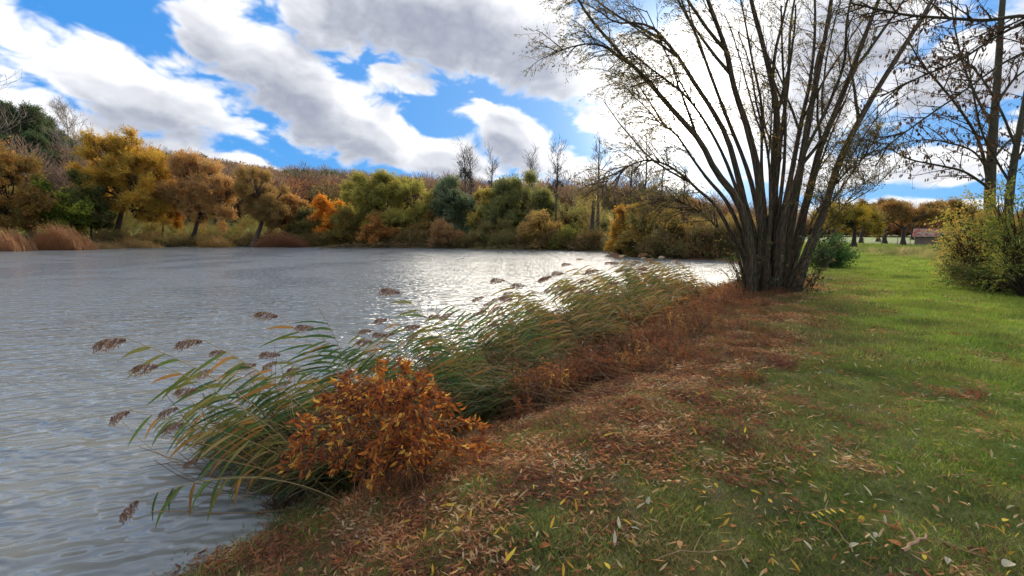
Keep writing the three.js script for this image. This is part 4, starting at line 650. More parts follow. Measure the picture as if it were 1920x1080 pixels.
{ // pale cabinet beyond the inlet
  const d = 52, p = at(1345, 468, d), gy = ground(p.x, p.z), t = thing('cabinet', 'small pale grey cabinet in the grass beyond the inlet, left of the willow', 'cabinet', V(p.x, gy, p.z)), gm = new THREE.MeshStandardMaterial({ color: srgb(176, 186, 196), roughness: 0.6 }), dm = new THREE.MeshStandardMaterial({ color: srgb(92, 100, 108), roughness: 0.7 });
  const h = Math.max(0.9, at(1345, 446, d).y - gy), bx = (n, w, hh, dd, x, y, z, m) => { const o = mesh(n, new THREE.BoxGeometry(w, hh, dd), m, t); o.position.set(x, y, z); }; bx('body', 0.9, h, 0.7, 0, h / 2, 0, gm); bx('side_panel', 0.03, h - 0.1, 0.6, -0.467, h / 2, 0, dm); bx('roof', 1.05, 0.08, 0.85, 0, h + 0.04, 0, dm); bx('door', 0.7, h - 0.2, 0.03, 0.05, h / 2, 0.367, gm);
}
{
  const t0 = at(1650, 462, 47), g0 = ground(t0.x, t0.z), t = thing('wire_fence', 'thin wire fence with pale posts between meadow and orchard', 'fence', V(t0.x, g0, t0.z)), pm = wood(150, 138, 112), wires = new MB(), tops = [];
  [1585, 1618, 1653, 1682, 1706].forEach((x) => { const p = at(x, 462, 47), y = ground(p.x, p.z), m = new MB(); m.tube([V(p.x - t0.x, y - g0 - 0.2, 0), V(p.x - t0.x, y - g0 + 1.0, 0)], [0.04, 0.035], 6); mesh('post', m.geo(), pm, t); tops.push(V(p.x - t0.x, y - g0, 0)); });
  for (let k = 0; k + 1 < tops.length; k++) for (const h of [0.35, 0.65, 0.92]) wires.tube([tops[k].clone().add(V(0, h, 0.04)), tops[k + 1].clone().add(V(0, h, 0.04))], [0.004, 0.004], 3); mesh('wires', wires.geo(), GREYWOOD, t, 'stuff');
}
{ // hedge closing the meadow, far to the right
  const r = rng(91), lists = [[], [], []];
  for (let k = 0; k < 5600; k++) { const az = lerp(29, 58, r()), R0 = 150 + 25 * r(), x = Math.sin(az * Math.PI / 180) * R0, z = -Math.cos(az * Math.PI / 180) * R0, h = 4.5 * (0.7 + 0.4 * n2(az * 0.6, 3)) * r(); lists[k % 3].push([place(V(x, ground(x, z, 60) + h, z), V(r() - 0.5, 1, r() - 0.5).normalize(), r() * 6.28, 2.4), tinted(r() < 0.5 ? srgb(164, 116, 74) : srgb(120, 92, 62), r, 0.2)]); }
  const t = thing('hedge', 'distant brown hedge closing the meadow behind the orchard', 'hedge', V(0, 0, 0)); SPRAY.fine.forEach((g, k) => scatter('foliage', g, LEAF, lists[k], t)); t.userData.kind = 'stuff';
}
{ // a spray of leaves hanging into the top of the view
  const p = at(1282, -14, 2.6), t = thing('leaf_spray', 'yellow green leaves hanging in at the top edge above the willow', 'leaves', p), m = new MB(); m.tube(curve(V(0.25, 0.12, 0.1), V(0, 0, 0), V(0, 0.04, 0), 4), [0.004, 0.004, 0.003, 0.002, 0.0015], 4); mesh('twig', m.geo(), TWIGWOOD, t);
  const lm = leafMat(150, 150, 40, 0.5); [[-0.9, -0.45, 0.1, 0.1], [-0.3, -0.8, 0.3, 0.08], [-0.8, 0.1, -0.3, 0.09]].forEach(([x, y, z, L], i) => { const g = new MB(); g.leaf(V(0.03 * i, 0.012 * i, 0), V(x, y, z).normalize(), V(0.3, -0.6, 0.7), L, 0.02, V(-0.3, -0.4, 0.2), 5, 0.3); mesh('leaf', g.geo(), lm, t); });
}
// ------------------------------------------------------------------ reeds: stem, streaming leaves and a drooping plume, all blown to the left
const REEDMAT = { stem: wood(140, 122, 78), old: wood(150, 118, 82) };
const LEAFCOL = { green: [[88, 116, 56], [112, 132, 60], [74, 102, 54], [142, 136, 66]], olive: [[140, 136, 68], [160, 140, 70], [116, 124, 60], [172, 146, 82]], tan: [[190, 148, 82], [166, 126, 76], [198, 162, 100], [146, 130, 72]] };
const BLADES = {}; for (const k in LEAFCOL) BLADES[k] = LEAFCOL[k].map(([r, g, b]) => { const m = leafMat(r, g, b, 0.42); m.roughness = 0.55; m.specularIntensity = 0.5; return m; });
const AMBERLEAF = leafMat(160, 116, 60, 0.4), PLUME = new THREE.MeshPhysicalMaterial({ color: srgb(146, 114, 90), roughness: 0.95, transmission: 0.35, thickness: 0, side: THREE.DoubleSide, specularIntensity: 0.2 });
const PALEPLUME = PLUME.clone(); PALEPLUME.color = srgb(206, 186, 160);
// prototype reed: root at the origin, tip near (-1.55, 1.25, 0) so that it can be turned and scaled onto its own root and tip
const TIP0 = V(-1.55, 1.25, 0), stemAt = (t, bow) => V(-1.55 * (0.45 * t + 0.55 * t * t), 1.25 * (t * (1 + bow) - bow * t * t), 0);
function plumeGeo(seed) {
  const r = rng(seed), m = new MB(), A = V(0, 0, 0), D = V(-0.9, 0.36, 0).normalize();
  for (let k = 0; k < 64; k++) {
    const t = k / 63; A.addScaledVector(D, 0.27 / 64); D.add(V(-0.012, -0.018, 0)).normalize();
    const side = V((r() - 0.5) * 0.5, (r() - 0.5) * 0.5, r() - 0.5), dir = V(-0.5, -0.8, 0).add(side).normalize(), L = 0.185 * Math.sin(Math.PI * (0.12 + 0.82 * (1 - t))) * (0.6 + 0.6 * r()), P = A.clone();
    for (let s = 0; s < 7; s++) { P.addScaledVector(dir, L / 7); dir.add(V(-0.04, -0.12, (r() - 0.5) * 0.06)).normalize(); const q = dir.clone().addScaledVector(rdir(r), 0.55).normalize(); m.quad(P.clone(), q, perp(q, r), 0.027 + 0.014 * r(), 0.0052); }
  }
  return m.geo();
}
const PLUMES = [1, 2, 3].map((s) => plumeGeo(900 + s));
function reedProto(seed, colour, o = {}) {
  const r = rng(seed), g = new THREE.Group(), m = new MB(), bow = o.bow ?? 0.28, pts = []; for (let k = 0; k <= 12; k++) pts.push(stemAt(k / 12, bow));
  m.tube(pts, (q) => 0.0056 - 0.0024 * q, 5); mesh('stem', m.geo(), REEDMAT.stem, g);
  const n = o.leaves ?? 15;
  for (let k = 0; k < n; k++) {
    const t = lerp(o.low ?? 0.22, 0.95, (k + 0.4 * r()) / n), p = stemAt(t, bow), tan = stemAt(Math.min(1, t + 0.02), bow).sub(stemAt(t - 0.02, bow)).normalize(), z = (k % 2 ? 1 : -1) * (0.25 + 0.5 * r());
    const dir = tan.clone().multiplyScalar(0.30).add(V(-0.5 - 0.25 * r(), -0.25 - 0.6 * r(), z * 0.6)).normalize(), L = lerp(0.60, 0.38, t) * (0.75 + 0.5 * r()), w = lerp(0.013, 0.0095, t) * (0.8 + 0.4 * r());
    const lf = new MB().leaf(p, dir, V(-0.5, 0.8, (r() - 0.5) * 1.1), L, w * 1.5, V(-0.12, -0.55 - 0.4 * r(), -z * 0.35), 6, 0.22, (q) => Math.pow(Math.sin(Math.PI * clamp(0.1 + 0.9 * Math.pow(q, 0.75))), 0.8));
    const amber = r() < (o.amber ?? 0.08); mesh('leaf', lf.geo(), amber ? AMBERLEAF : BLADES[colour][Math.floor(r() * 4)], g);
  }
  if (!o.bald) { const pl = mesh('panicle', PLUMES[seed % 3], colour === 'tan' ? PALEPLUME : PLUME, g); pl.position.copy(stemAt(1, bow)); pl.scale.setScalar(o.plume ?? (colour === 'tan' ? 0.55 : 0.82)); }
  return g;
}
const PROTO = { green: [reedProto(1, 'green'), reedProto(2, 'green', { leaves: 17, bow: 0.4 }), reedProto(3, 'green', { leaves: 16, bow: 0.2, amber: 0.16 })], olive: [reedProto(4, 'olive'), reedProto(5, 'olive', { leaves: 16, bow: 0.35, amber: 0.16 })], tan: [reedProto(6, 'tan', { amber: 0.16 }), reedProto(7, 'tan', { bow: 0.4 })], bald: [reedProto(8, 'green', { leaves: 17, bald: true, low: 0.12 }), reedProto(9, 'olive', { leaves: 17, bald: true, low: 0.12 })], low: [reedProto(10, 'green', { leaves: 8, low: 0.55, bow: 0.55, amber: 0.25 })] };
function setReed(g, root, tip, roll) {
  const d = tip.clone().sub(root), yaw = Math.atan2(-d.z, d.x) - Math.PI, h = Math.hypot(d.x, d.z), q1 = new THREE.Quaternion().setFromAxisAngle(UP, yaw);
  const el = Math.atan2(d.y, h) - Math.atan2(TIP0.y, 1.55), q2 = new THREE.Quaternion().setFromAxisAngle(V(0, 0, 1), -el), q3 = new THREE.Quaternion().setFromAxisAngle(d.clone().normalize(), roll);
  g.position.copy(root); g.quaternion.copy(q3.multiply(q1.multiply(q2))); g.scale.setScalar(d.length() / TIP0.length()); return g;
}
const shoreRoot = (px, py, d) => { const p = at(px, py, d), s = pond(p.x, p.z); p.y = s > 0 ? ground(p.x, p.z, s) : WL - 0.08; return p; };
const REEDS = [   // tip bearing/height/distance, root bearing/height/distance, kind, what tells it apart
  [238, 634, 3.75, 585, 868, 3.95, 'green', 0, 'reed reaching farthest left over the water, its plume pointing left'],
  [300, 684, 3.55, 560, 862, 3.75, 'green', 1, 'reed with a heavy dark plume just below the farthest left plume'],
  [382, 638, 3.9, 640, 850, 4.15, 'green', 2, 'reed whose feathery plume stands alone against the water above the leaves'],
  [528, 664, 3.9, 660, 820, 4.2, 'green', 0, 'reed with a long pale brown plume lying across the green leaves'],
  [372, 728, 3.5, 590, 880, 3.7, 'olive', 1, 'reed with a bushy double plume in the middle of the left leaves'],
  [524, 592, 4.3, 668, 800, 4.5, 'green', 1, 'reed with a slim upright plume left of the tallest plume'],
  [598, 578, 4.3, 655, 800, 4.5, 'bald', 0, 'nearly upright reed holding the tallest plume at the left'],
  [592, 616, 4.3, 676, 790, 4.6, 'green', 2, 'reed with a dark hooked plume right below the tallest plume'],
  [752, 548, 5.0, 880, 745, 5.2, 'green', 0, 'reed with a straight stem rising alone left of the middle of the fringe'],
  [258, 936, 3.05, 650, 915, 3.25, 'low', 0, 'reed bent flat over the water at the bottom left, leaves hanging'],
  [345, 792, 3.35, 600, 880, 3.6, 'olive', 0, 'reed with a pale straw plume low over the water'],
  [374, 858, 3.25, 590, 900, 3.5, 'green', 2, 'reed with a tiny plume close above the water at the left'],
  [338, 912, 3.2, 610, 905, 3.4, 'low', 0, 'short reed with a thin plume just above the flat bent reed'],
  [700, 640, 4.4, 800, 770, 4.8, 'green', 1, 'reed with a small plume behind the orange shrub'],
  [726, 628, 4.7, 800, 760, 5.0, 'green', 0, 'slim reed with a curled plume above the orange shrub'],
  [790, 612, 4.9, 905, 745, 5.2, 'green', 2, 'reed with a plume low among the dark green leaves'],
  [850, 592, 5.4, 930, 735, 5.6, 'bald', 0, 'plumeless reed with flag leaves standing left of the gap'],
  [808, 575, 5.3, 890, 735, 5.5, 'bald', 1, 'plumeless reed with flag leaves streaming over the water'],
  [948, 525, 6.9, 1060, 660, 7.1, 'olive', 0, 'reed with the leftmost plume of the middle group'],
  [985, 535, 6.8, 1080, 660, 7.0, 'olive', 1, 'reed with a plume beside the leftmost of the middle group'],
  [1012, 548, 6.8, 1095, 655, 7.0, 'tan', 0, 'reed with a ragged plume right in the middle group'],
  [962, 560, 6.4, 1050, 670, 6.6, 'green', 0, 'reed with a low plume under the middle group'],
  [1058, 512, 7.6, 1150, 630, 7.9, 'olive', 0, 'reed with a high plume at the centre of the fringe'],
  [1050, 540, 7.4, 1140, 640, 7.6, 'tan', 1, 'reed with a broad plume just under the centre plume'],
  [1084, 540, 7.8, 1165, 625, 8.0, 'olive', 1, 'reed with twin tufted plume right of the centre'],
  [1116, 545, 8.0, 1190, 620, 8.3, 'olive', 0, 'reed with a drooping plume right of the twin tufted one'],
  [1184, 494, 9.2, 1250, 600, 9.5, 'tan', 0, 'reed with a pale fanned plume against the far water'],
  [1246, 482, 10, 1300, 585, 10.3, 'tan', 1, 'reed with a pale plume touching the far bank'],
  [1298, 500, 11, 1335, 575, 11.3, 'tan', 0, 'reed with a pale plume nearest the willow'],
  [1206, 508, 9.2, 1275, 600, 9.6, 'tan', 1, 'reed with a pale plume right of the fanned one'],
  [1160, 530, 8.6, 1230, 610, 8.9, 'olive', 1, 'reed with a plume left of the pale fanned one'],
];
const protoOf = (k, i) => PROTO[k][i % PROTO[k].length];
for (const [x, y, d, rx, ry, rd, kind, i, label] of REEDS) {
  const g = protoOf(kind, i).clone(); g.name = numbered('reed'); tag(g, label, 'reed', 'reeds along the near bank'); scene.add(g); const root = shoreRoot(rx, ry, rd); setReed(g, root, at(x, y, d), 0);
}
// the rest of the fringe, reed by reed, rooted along the water's edge
const along = []; { let L = 0; for (let k = 3; k < 12; k++) { const [ax, az] = SHORE[k], [bx, bz] = SHORE[k + 1], l = Math.hypot(bx - ax, bz - az); along.push([L, L + l, ax, az, bx, bz]); L += l; } }
const shorePoint = (s, out) => { for (const [a, b, ax, az, bx, bz] of along) if (s <= b) { const t = (s - a) / (b - a), nx = -(bz - az) / (b - a), nz = (bx - ax) / (b - a); return V(lerp(ax, bx, t) + nx * out, 0, lerp(az, bz, t) + nz * out); } return V(0, 0, 0); };
{
  const r = rng(1001);
  const LOOK = { green: 'green plumed reed', olive: 'olive plumed reed', tan: 'straw coloured plumed reed', bald: 'plumeless leafy reed' };
  const STRETCH = [[1.6, 'at the left end of the fringe'], [3.2, 'left of the orange shrub'], [5, 'behind the orange shrub'], [7.5, 'right of the orange shrub'], [10, 'mid fringe beside the bent stalks'], [12.3, 'in the olive part of the fringe'], [99, 'at the fringe end by the willow']];
  const stance = (l) => l > 1.12 ? ', leaning low' : l > 0.8 ? ', half leaning' : ', nearly upright';
  for (let k = 0; k < 262; k++) {
    const s = k < 48 ? lerp(0.2, 3.0, r()) : lerp(0.5, 14.5, (k + r()) / 262), side = lerp(-1.1, 0.25, r()) + 0.35 * n2(s * 0.8, 5), p = shorePoint(s, side), pd = pond(p.x, p.z); p.y = pd > 0 ? ground(p.x, p.z, pd) : WL - 0.08;
    const far = s / 14.5, kind = r() < (s > 4 ? 0.5 : 0.64) ? 'bald' : r() < lerp(0.95, 0.1, far) ? 'green' : r() < 0.55 ? 'olive' : 'tan';
    const H = (s < 2.2 ? 0.85 : s < 7 ? 1.08 : 1.3) * (0.62 + 0.5 * r() + 0.25 * n2(s * 0.9, 11)) * (kind === 'bald' ? 0.85 : 1), lean = lerp(1.35, 0.75, far) * (0.6 + 0.7 * r()), tip = p.clone().add(V(-lean * H * 0.95, H, lean * H * (-0.25 + 0.75 * r()) * 0.5));
    const g = protoOf(kind, Math.floor(r() * 3)).clone(); g.name = numbered('reed'); tag(g, LOOK[kind] + stance(lean) + ', ' + STRETCH.find((q) => s < q[0])[1], 'reed', 'reeds massed in the near fringe'); scene.add(g); setReed(g, p, tip, 0);
  }
  // the undergrowth of the fringe: bent stalks and fallen blades nobody could count
  const bent = [], blades = [], SL = [srgb(150, 124, 84), srgb(128, 98, 62), srgb(168, 142, 96), srgb(104, 84, 54)], BL = [srgb(74, 92, 42), srgb(98, 104, 46), srgb(140, 116, 56), srgb(158, 112, 58), srgb(60, 72, 40)];
  const stalk = (() => { const m = new MB(); m.tube(smooth([V(0, 0, 0), V(0.02, 0.5, 0), V(-0.06, 0.9, 0.02), V(-0.2, 1.15, 0)], 7), (q) => 0.0042 - 0.002 * q, 4); return m.geo(); })();
  const bladeTuft = [1, 2, 3].map((sd) => { const q = rng(950 + sd), m = new MB(); for (let k = 0; k < 14; k++) m.leaf(V((q() - 0.5) * 0.3, q() * 0.22, (q() - 0.5) * 0.3), V(-0.5 + (q() - 0.5) * 0.8, 0.9, (q() - 0.5) * 0.9).normalize(), perp(UP, q), 0.4 + 0.35 * q(), 0.0085, V(-0.9, -0.9 - q(), (q() - 0.5) * 0.6), 4, 0.25); return m.geo(); });
  const bt = [[], [], []];
  for (let k = 0; k < 2300; k++) {
    const s = lerp(0.3, 15, r()), p = shorePoint(s, lerp(-1.0, 0.5, r()) + 0.3 * n2(s * 1.1, 9)), pd = pond(p.x, p.z); p.y = pd > 0 ? ground(p.x, p.z, pd) : WL - 0.05;
    const d = V(-0.8 + (r() - 0.5) * 1.6, 0.25 + 0.6 * r(), (r() - 0.5) * 1.3).normalize(); bent.push([place(p, d, r() * 6.28, 0.55 + 0.5 * r()), tinted(SL[Math.floor(r() * 4)], r, 0.2)]);
    if (s > 0.7) { const far = s / 15, c = BL[Math.floor(lerp(0, 2.2, far) + r() * 2.8)]; bt[k % 3].push([place(p, V(-0.35, 1, (r() - 0.5) * 0.4).normalize(), r() * 0.8, (0.6 + 0.6 * r()) * (s > 6 ? 1.5 : 1.15)), tinted(c, r, 0.2)]); }
  }
  for (let k = 0; k < 1100; k++) { const s = lerp(2.6, 12, r()), p = shorePoint(s, lerp(0.2, 1.9, r())), pd = pond(p.x, p.z); if (pd < 0) continue; p.y = ground(p.x, p.z, pd) + 0.02 + 0.08 * r(); bent.push([place(p, V(-0.6 + (r() - 0.5) * 1.8, 0.03 + 0.22 * r() * r(), (r() - 0.5) * 1.6).normalize(), r() * 6.28, 0.35 + 0.5 * r()), tinted(SL[Math.floor(r() * 4)], r, 0.2)]); }
  const t = thing('reed_litter', 'tangle of bent stalks and fallen blades at the foot of the near reeds', 'reeds', V(0, 0, 0)); t.userData.kind = 'stuff';
  scatter('bent_stalks', stalk, LEAF, bent, t); bladeTuft.forEach((g, i) => scatter('fallen_blades', g, LEAF, bt[i], t));
}
// ------------------------------------------------------------------ the orange-leaved shrub in front of the reeds
{
  const base = V(-0.86, 0, -3.15); base.y = ground(base.x, base.z) - 0.02;
  const t = thing('orange_shrub', 'shrub of drooping orange leaves in front of the reeds at the waterline', 'shrub', base), r = rng(1100), st = new MB(), small = [], spots = [];
  const TON = [srgb(160, 92, 38), srgb(136, 76, 38), srgb(184, 110, 42), srgb(112, 64, 40), srgb(214, 164, 70), srgb(96, 62, 44)].map((c) => { const m = leafMat(255, 255, 255, 0.42); m.color.copy(c); return m; });
  const shapes = [1, 2, 3, 4, 5, 6].map((s) => { const q = rng(1110 + s), m = new MB(); m.leaf(V(0, 0, 0), UP.clone(), V(1, 0, 0), 0.056, 0.0085, V((q() - 0.5) * 1.6, -0.5, 1.2 + 1.2 * q()), 4, 0.5 + 0.6 * q()); return m.geo(); });
  for (let k = 0; k < 74; k++) {
    const a = r() * 6.283, q = Math.sqrt(r()), foot = V((r() - 0.5) * 0.55, 0, (r() - 0.5) * 0.4), h = (0.98 - 0.5 * q * q) * (0.7 + 0.32 * r()), tip = V(Math.cos(a) * q * 0.70 - 0.04, h, Math.sin(a) * q * 0.6 - 0.1);
    if (tip.x > 0.35) tip.y *= 0.72;
    const P = smooth([foot, V(lerp(foot.x, tip.x, 0.35), h * 0.62, lerp(foot.z, tip.z, 0.35)), tip, tip.clone().add(V((tip.x - foot.x) * 0.25 - 0.03, -0.07, (tip.z - foot.z) * 0.2))], 14); st.tube(P, (e) => 0.0042 - 0.0028 * e, 4);
    for (let w = 0; w < 62; w++) { const e = 0.18 + 0.82 * Math.pow(r(), 0.75), i = Math.min(13, Math.floor(e * 14)), p = P[i].clone().lerp(P[i + 1], e * 14 - i).addScaledVector(rdir(r), 0.035), out = V(p.x, 0.15, p.z + 0.1).normalize().addScaledVector(rdir(r), 0.8).add(V(-0.1, -0.65, 0.05)).normalize(); spots.push([p, out, r() * 6.28, 0.75 + 0.75 * r(), r()]); }
  }
  const view = (s) => -(s[0].z * 0.8 + s[0].y * 0.4 - s[0].x * 0.1) + s[4] * 0.25; spots.sort((a, b) => view(a) - view(b));
  spots.forEach(([p, d, roll, s, c], k) => {
    const M = place(p, d, roll, s), tone = p.x < -0.15 && c > 0.5 && p.y > 0.3 ? Math.floor(c * 6) : c < 0.86 ? Math.floor(c * 4.65) : 4;
    if (k < 290) { const m = mesh('leaf', shapes[k % 6], TON[tone], t); m.applyMatrix4(M); } else small.push([M, tinted(TON[tone].color, r, 0.22)]);
  });
  mesh('stems', st.geo(), wood(120, 86, 54), t, 'stuff'); [0, 1, 2].forEach((k) => scatter('leaves', shapes[k * 2], LEAF, small.filter((_, i) => i % 3 === k), t));
}
// ------------------------------------------------------------------ dead brown herbs along the bank, turf, fallen leaves
const inView = (x, z, pad = 0.06) => { const d = -z; return d > 0.5 && Math.abs(x) < d * (1.14 + pad) + 0.6; };
{
  const r = rng(1200), herb = [1, 2, 3].map((s) => { const q = rng(1210 + s), m = new MB(); for (let k = 0; k < 8; k++) { const d = V((q() - 0.5) * 1.5, 0.7 + 0.5 * q(), (q() - 0.5) * 1.5).normalize(), o = V((q() - 0.5) * 0.15, 0, (q() - 0.5) * 0.15), L = 0.22 + 0.25 * q(), e = o.clone().addScaledVector(d, L); m.tube(curve(o, e, V(0, 0.03, 0), 2, q), [0.0026, 0.0022, 0.001], 3); for (let w = 0; w < 12; w++) { const p = o.clone().lerp(e, 0.25 + 0.75 * q()), ld = rdir(q).add(V(0, -0.4, 0)).normalize(); m.leaf(p, ld, perp(ld, q), 0.028 + 0.026 * q(), 0.0065, rdir(q).multiplyScalar(0.8), 2, 0.5); } } return m.geo(); });
  const lists = [[], [], []], T = [srgb(150, 92, 58), srgb(130, 84, 58), srgb(166, 106, 60), srgb(116, 88, 64), srgb(148, 116, 80), srgb(196, 150, 76)];
  for (let k = 0; k < 5800; k++) {
    const s = lerp(0.2, 19, Math.pow(r(), 0.8)), wide = s > 4.2 ? 2.6 + 0.9 * n2(s * 0.7, 2) : s > 2.6 ? 1.0 : 0.2, p = shorePoint(Math.min(s, 21), lerp(0.15, wide, Math.pow(r(), 1.1))), n = n2(p.x * 0.9, p.z * 0.9);
    if ((n < -0.1 && r() < 0.75) || (s < 2.6 && r() < 0.6)) continue; p.y = ground(p.x, p.z) - 0.02; const edge = 1 - sstep(1.1, 2.3, pond(p.x, p.z));
    lists[k % 3].push([place(p, V(-0.25 + (r() - 0.5) * 0.6, 1, (r() - 0.5) * 0.6).normalize(), r() * 6.28, (0.45 + 0.6 * r()) * lerp(0.5, 1.2, edge * edge) * (1 + 0.35 * n) * (s < 2.6 ? 0.5 : 1)), tinted(s < 2.6 ? T[3].clone().multiplyScalar(0.6) : T[Math.floor(r() * (r() < 0.8 ? 5 : 6))], r, 0.2)]);
  }
  const t = thing('dead_herbs', 'rust brown dead herbs covering the bank between reeds and grass', 'undergrowth', V(0, 0, 0)); t.userData.kind = 'stuff'; herb.forEach((g, i) => scatter('herbs', g, LEAF, lists[i], t));
}
{
  const r = rng(1300), tuft = (seed, n, h, w, R, spread) => { const q = rng(seed), m = new MB(); for (let k = 0; k < n; k++) { const a = q() * 6.283, e = Math.sqrt(q()) * R, o = V(Math.cos(a) * e, 0, Math.sin(a) * e), d = V((q() - 0.5) * spread, 1, (q() - 0.5) * spread).normalize(), hh = h * (0.5 + 0.8 * q()), s = perp(d, q), b = V((q() - 0.5) * 1.2, -0.2, (q() - 0.5) * 1.2); m.leaf(o, d, s, hh, w * (0.7 + 0.6 * q()), b, 2, 0.15, (t) => 1 - t * 0.6); } return m.geo(); };
  const near = [1, 2, 3].map((s) => tuft(1310 + s, 30, 0.032, 0.0016, 0.09, 2.1)), mid = [1, 2].map((s) => tuft(1320 + s, 26, 0.05, 0.003, 0.17, 1.6)), wild = [1, 2].map((s) => tuft(1330 + s, 22, 0.24, 0.003, 0.14, 1.0));
  const A = [[], [], []], B = [[], []], C = [[], []], W = [[], []], G = [srgb(108, 126, 54), srgb(126, 136, 62), srgb(94, 114, 50), srgb(152, 142, 86), srgb(136, 120, 76)], P = [srgb(138, 162, 60), srgb(152, 172, 64), srgb(124, 150, 56), srgb(166, 174, 82)], D = [srgb(176, 160, 108), srgb(150, 142, 84), srgb(190, 170, 120), srgb(130, 134, 72)];
  const STRAW = srgb(150, 130, 84), MOSS = srgb(112, 128, 44), DEEP = srgb(72, 94, 42); const patch = (c, x, z) => c.clone().lerp(STRAW, 0.5 * sstep(0.0, 0.55, fbm2(x * 0.9 + 20, z * 0.9, 3) + 0.06)).lerp(MOSS, 0.5 * sstep(0.1, 0.5, n2(x * 0.6, z * 0.6 + 30))).lerp(DEEP, 0.55 * sstep(0.1, 0.6, n2(x * 0.75 + 50, z * 0.75)));
  const put = (L, x, z, d, s, cols, y = 0) => L.push([place(V(x, ground(x, z, d) - 0.004 + y, z), V((r() - 0.5) * 0.2, 1, (r() - 0.5) * 0.2).normalize(), r() * 6.28, s), tinted(patch(cols[Math.floor(r() * cols.length)], x, z), r, 0.2)]);
  for (let k = 0; k < 46000; k++) { const q = lerp(1.2, 7.5, Math.pow(r(), 0.75)), a = lerp(-0.95, 0.95, r()), x = Math.sin(a) * q, z = -Math.cos(a) * q, d = pond(x, z); if (d < 0.02 || !inView(x, z)) continue; const lit = litterAt(x, z, d); if (r() < lit * (z < -4.5 ? 0.8 : 0.55) + 0.3 * sstep(0.1, 0.5, n2(x * 1.1, z * 1.1))) continue; const pa = pathAt(d, x, z), edge = d < 0.7 ? 1.9 : 1; put(A[k % 3], x, z, d, (0.7 + 0.6 * r()) * (d < 0.7 ? 1.5 : 1) * (1 + 0.45 * sstep(0.3, 0.7, n2(x * 1.4 + 7, z * 1.4))), r() < pa ? P : G); }
  for (let k = 0; k < 34000; k++) { const q = lerp(6.8, 26, Math.pow(r(), 0.8)), a = lerp(0.0, 0.95, r()), x = Math.sin(a) * q, z = -Math.cos(a) * q, d = pond(x, z); if (d < 0.4 || !inView(x, z)) continue; if (r() < litterAt(x, z, d) * 0.75) continue; const pa = pathAt(d, x, z), wl = sstep(8.6, 10, d); if (r() < wl && r() < 0.5) put(W[k % 2], x, z, d, 0.6 + 0.8 * r(), D); else put(B[k % 2], x, z, d, (0.8 + 0.6 * r()) * (1 + q * 0.02), r() < pa ? P : G); }
  for (let k = 0; k < 26000; k++) { const q = lerp(22, 75, Math.pow(r(), 0.9)), a = lerp(0.42, 0.95, r()), x = Math.sin(a) * q, z = -Math.cos(a) * q, d = pond(x, z); if (d < 1 || !inView(x, z)) continue; const wl = sstep(8.6, 10, d) * (1 - sstep(40, 47, q)); if (r() < wl) put(W[k % 2], x, z, d, 0.9 + 0.9 * r(), D); else put(C[k % 2], x, z, d, 1.6 + q * 0.03, P); }
  const t = thing('grass', 'short green grass on the bank, the mown path and the meadow', 'grass', V(0, 0, 0)); t.userData.kind = 'stuff';
  near.forEach((g, i) => scatter('turf', g, LEAF, A[i], t)); mid.forEach((g, i) => scatter('turf', g, LEAF, B[i].concat(C[i]), t)); wild.forEach((g, i) => scatter('tall_grass', g, LEAF, W[i], t));
}
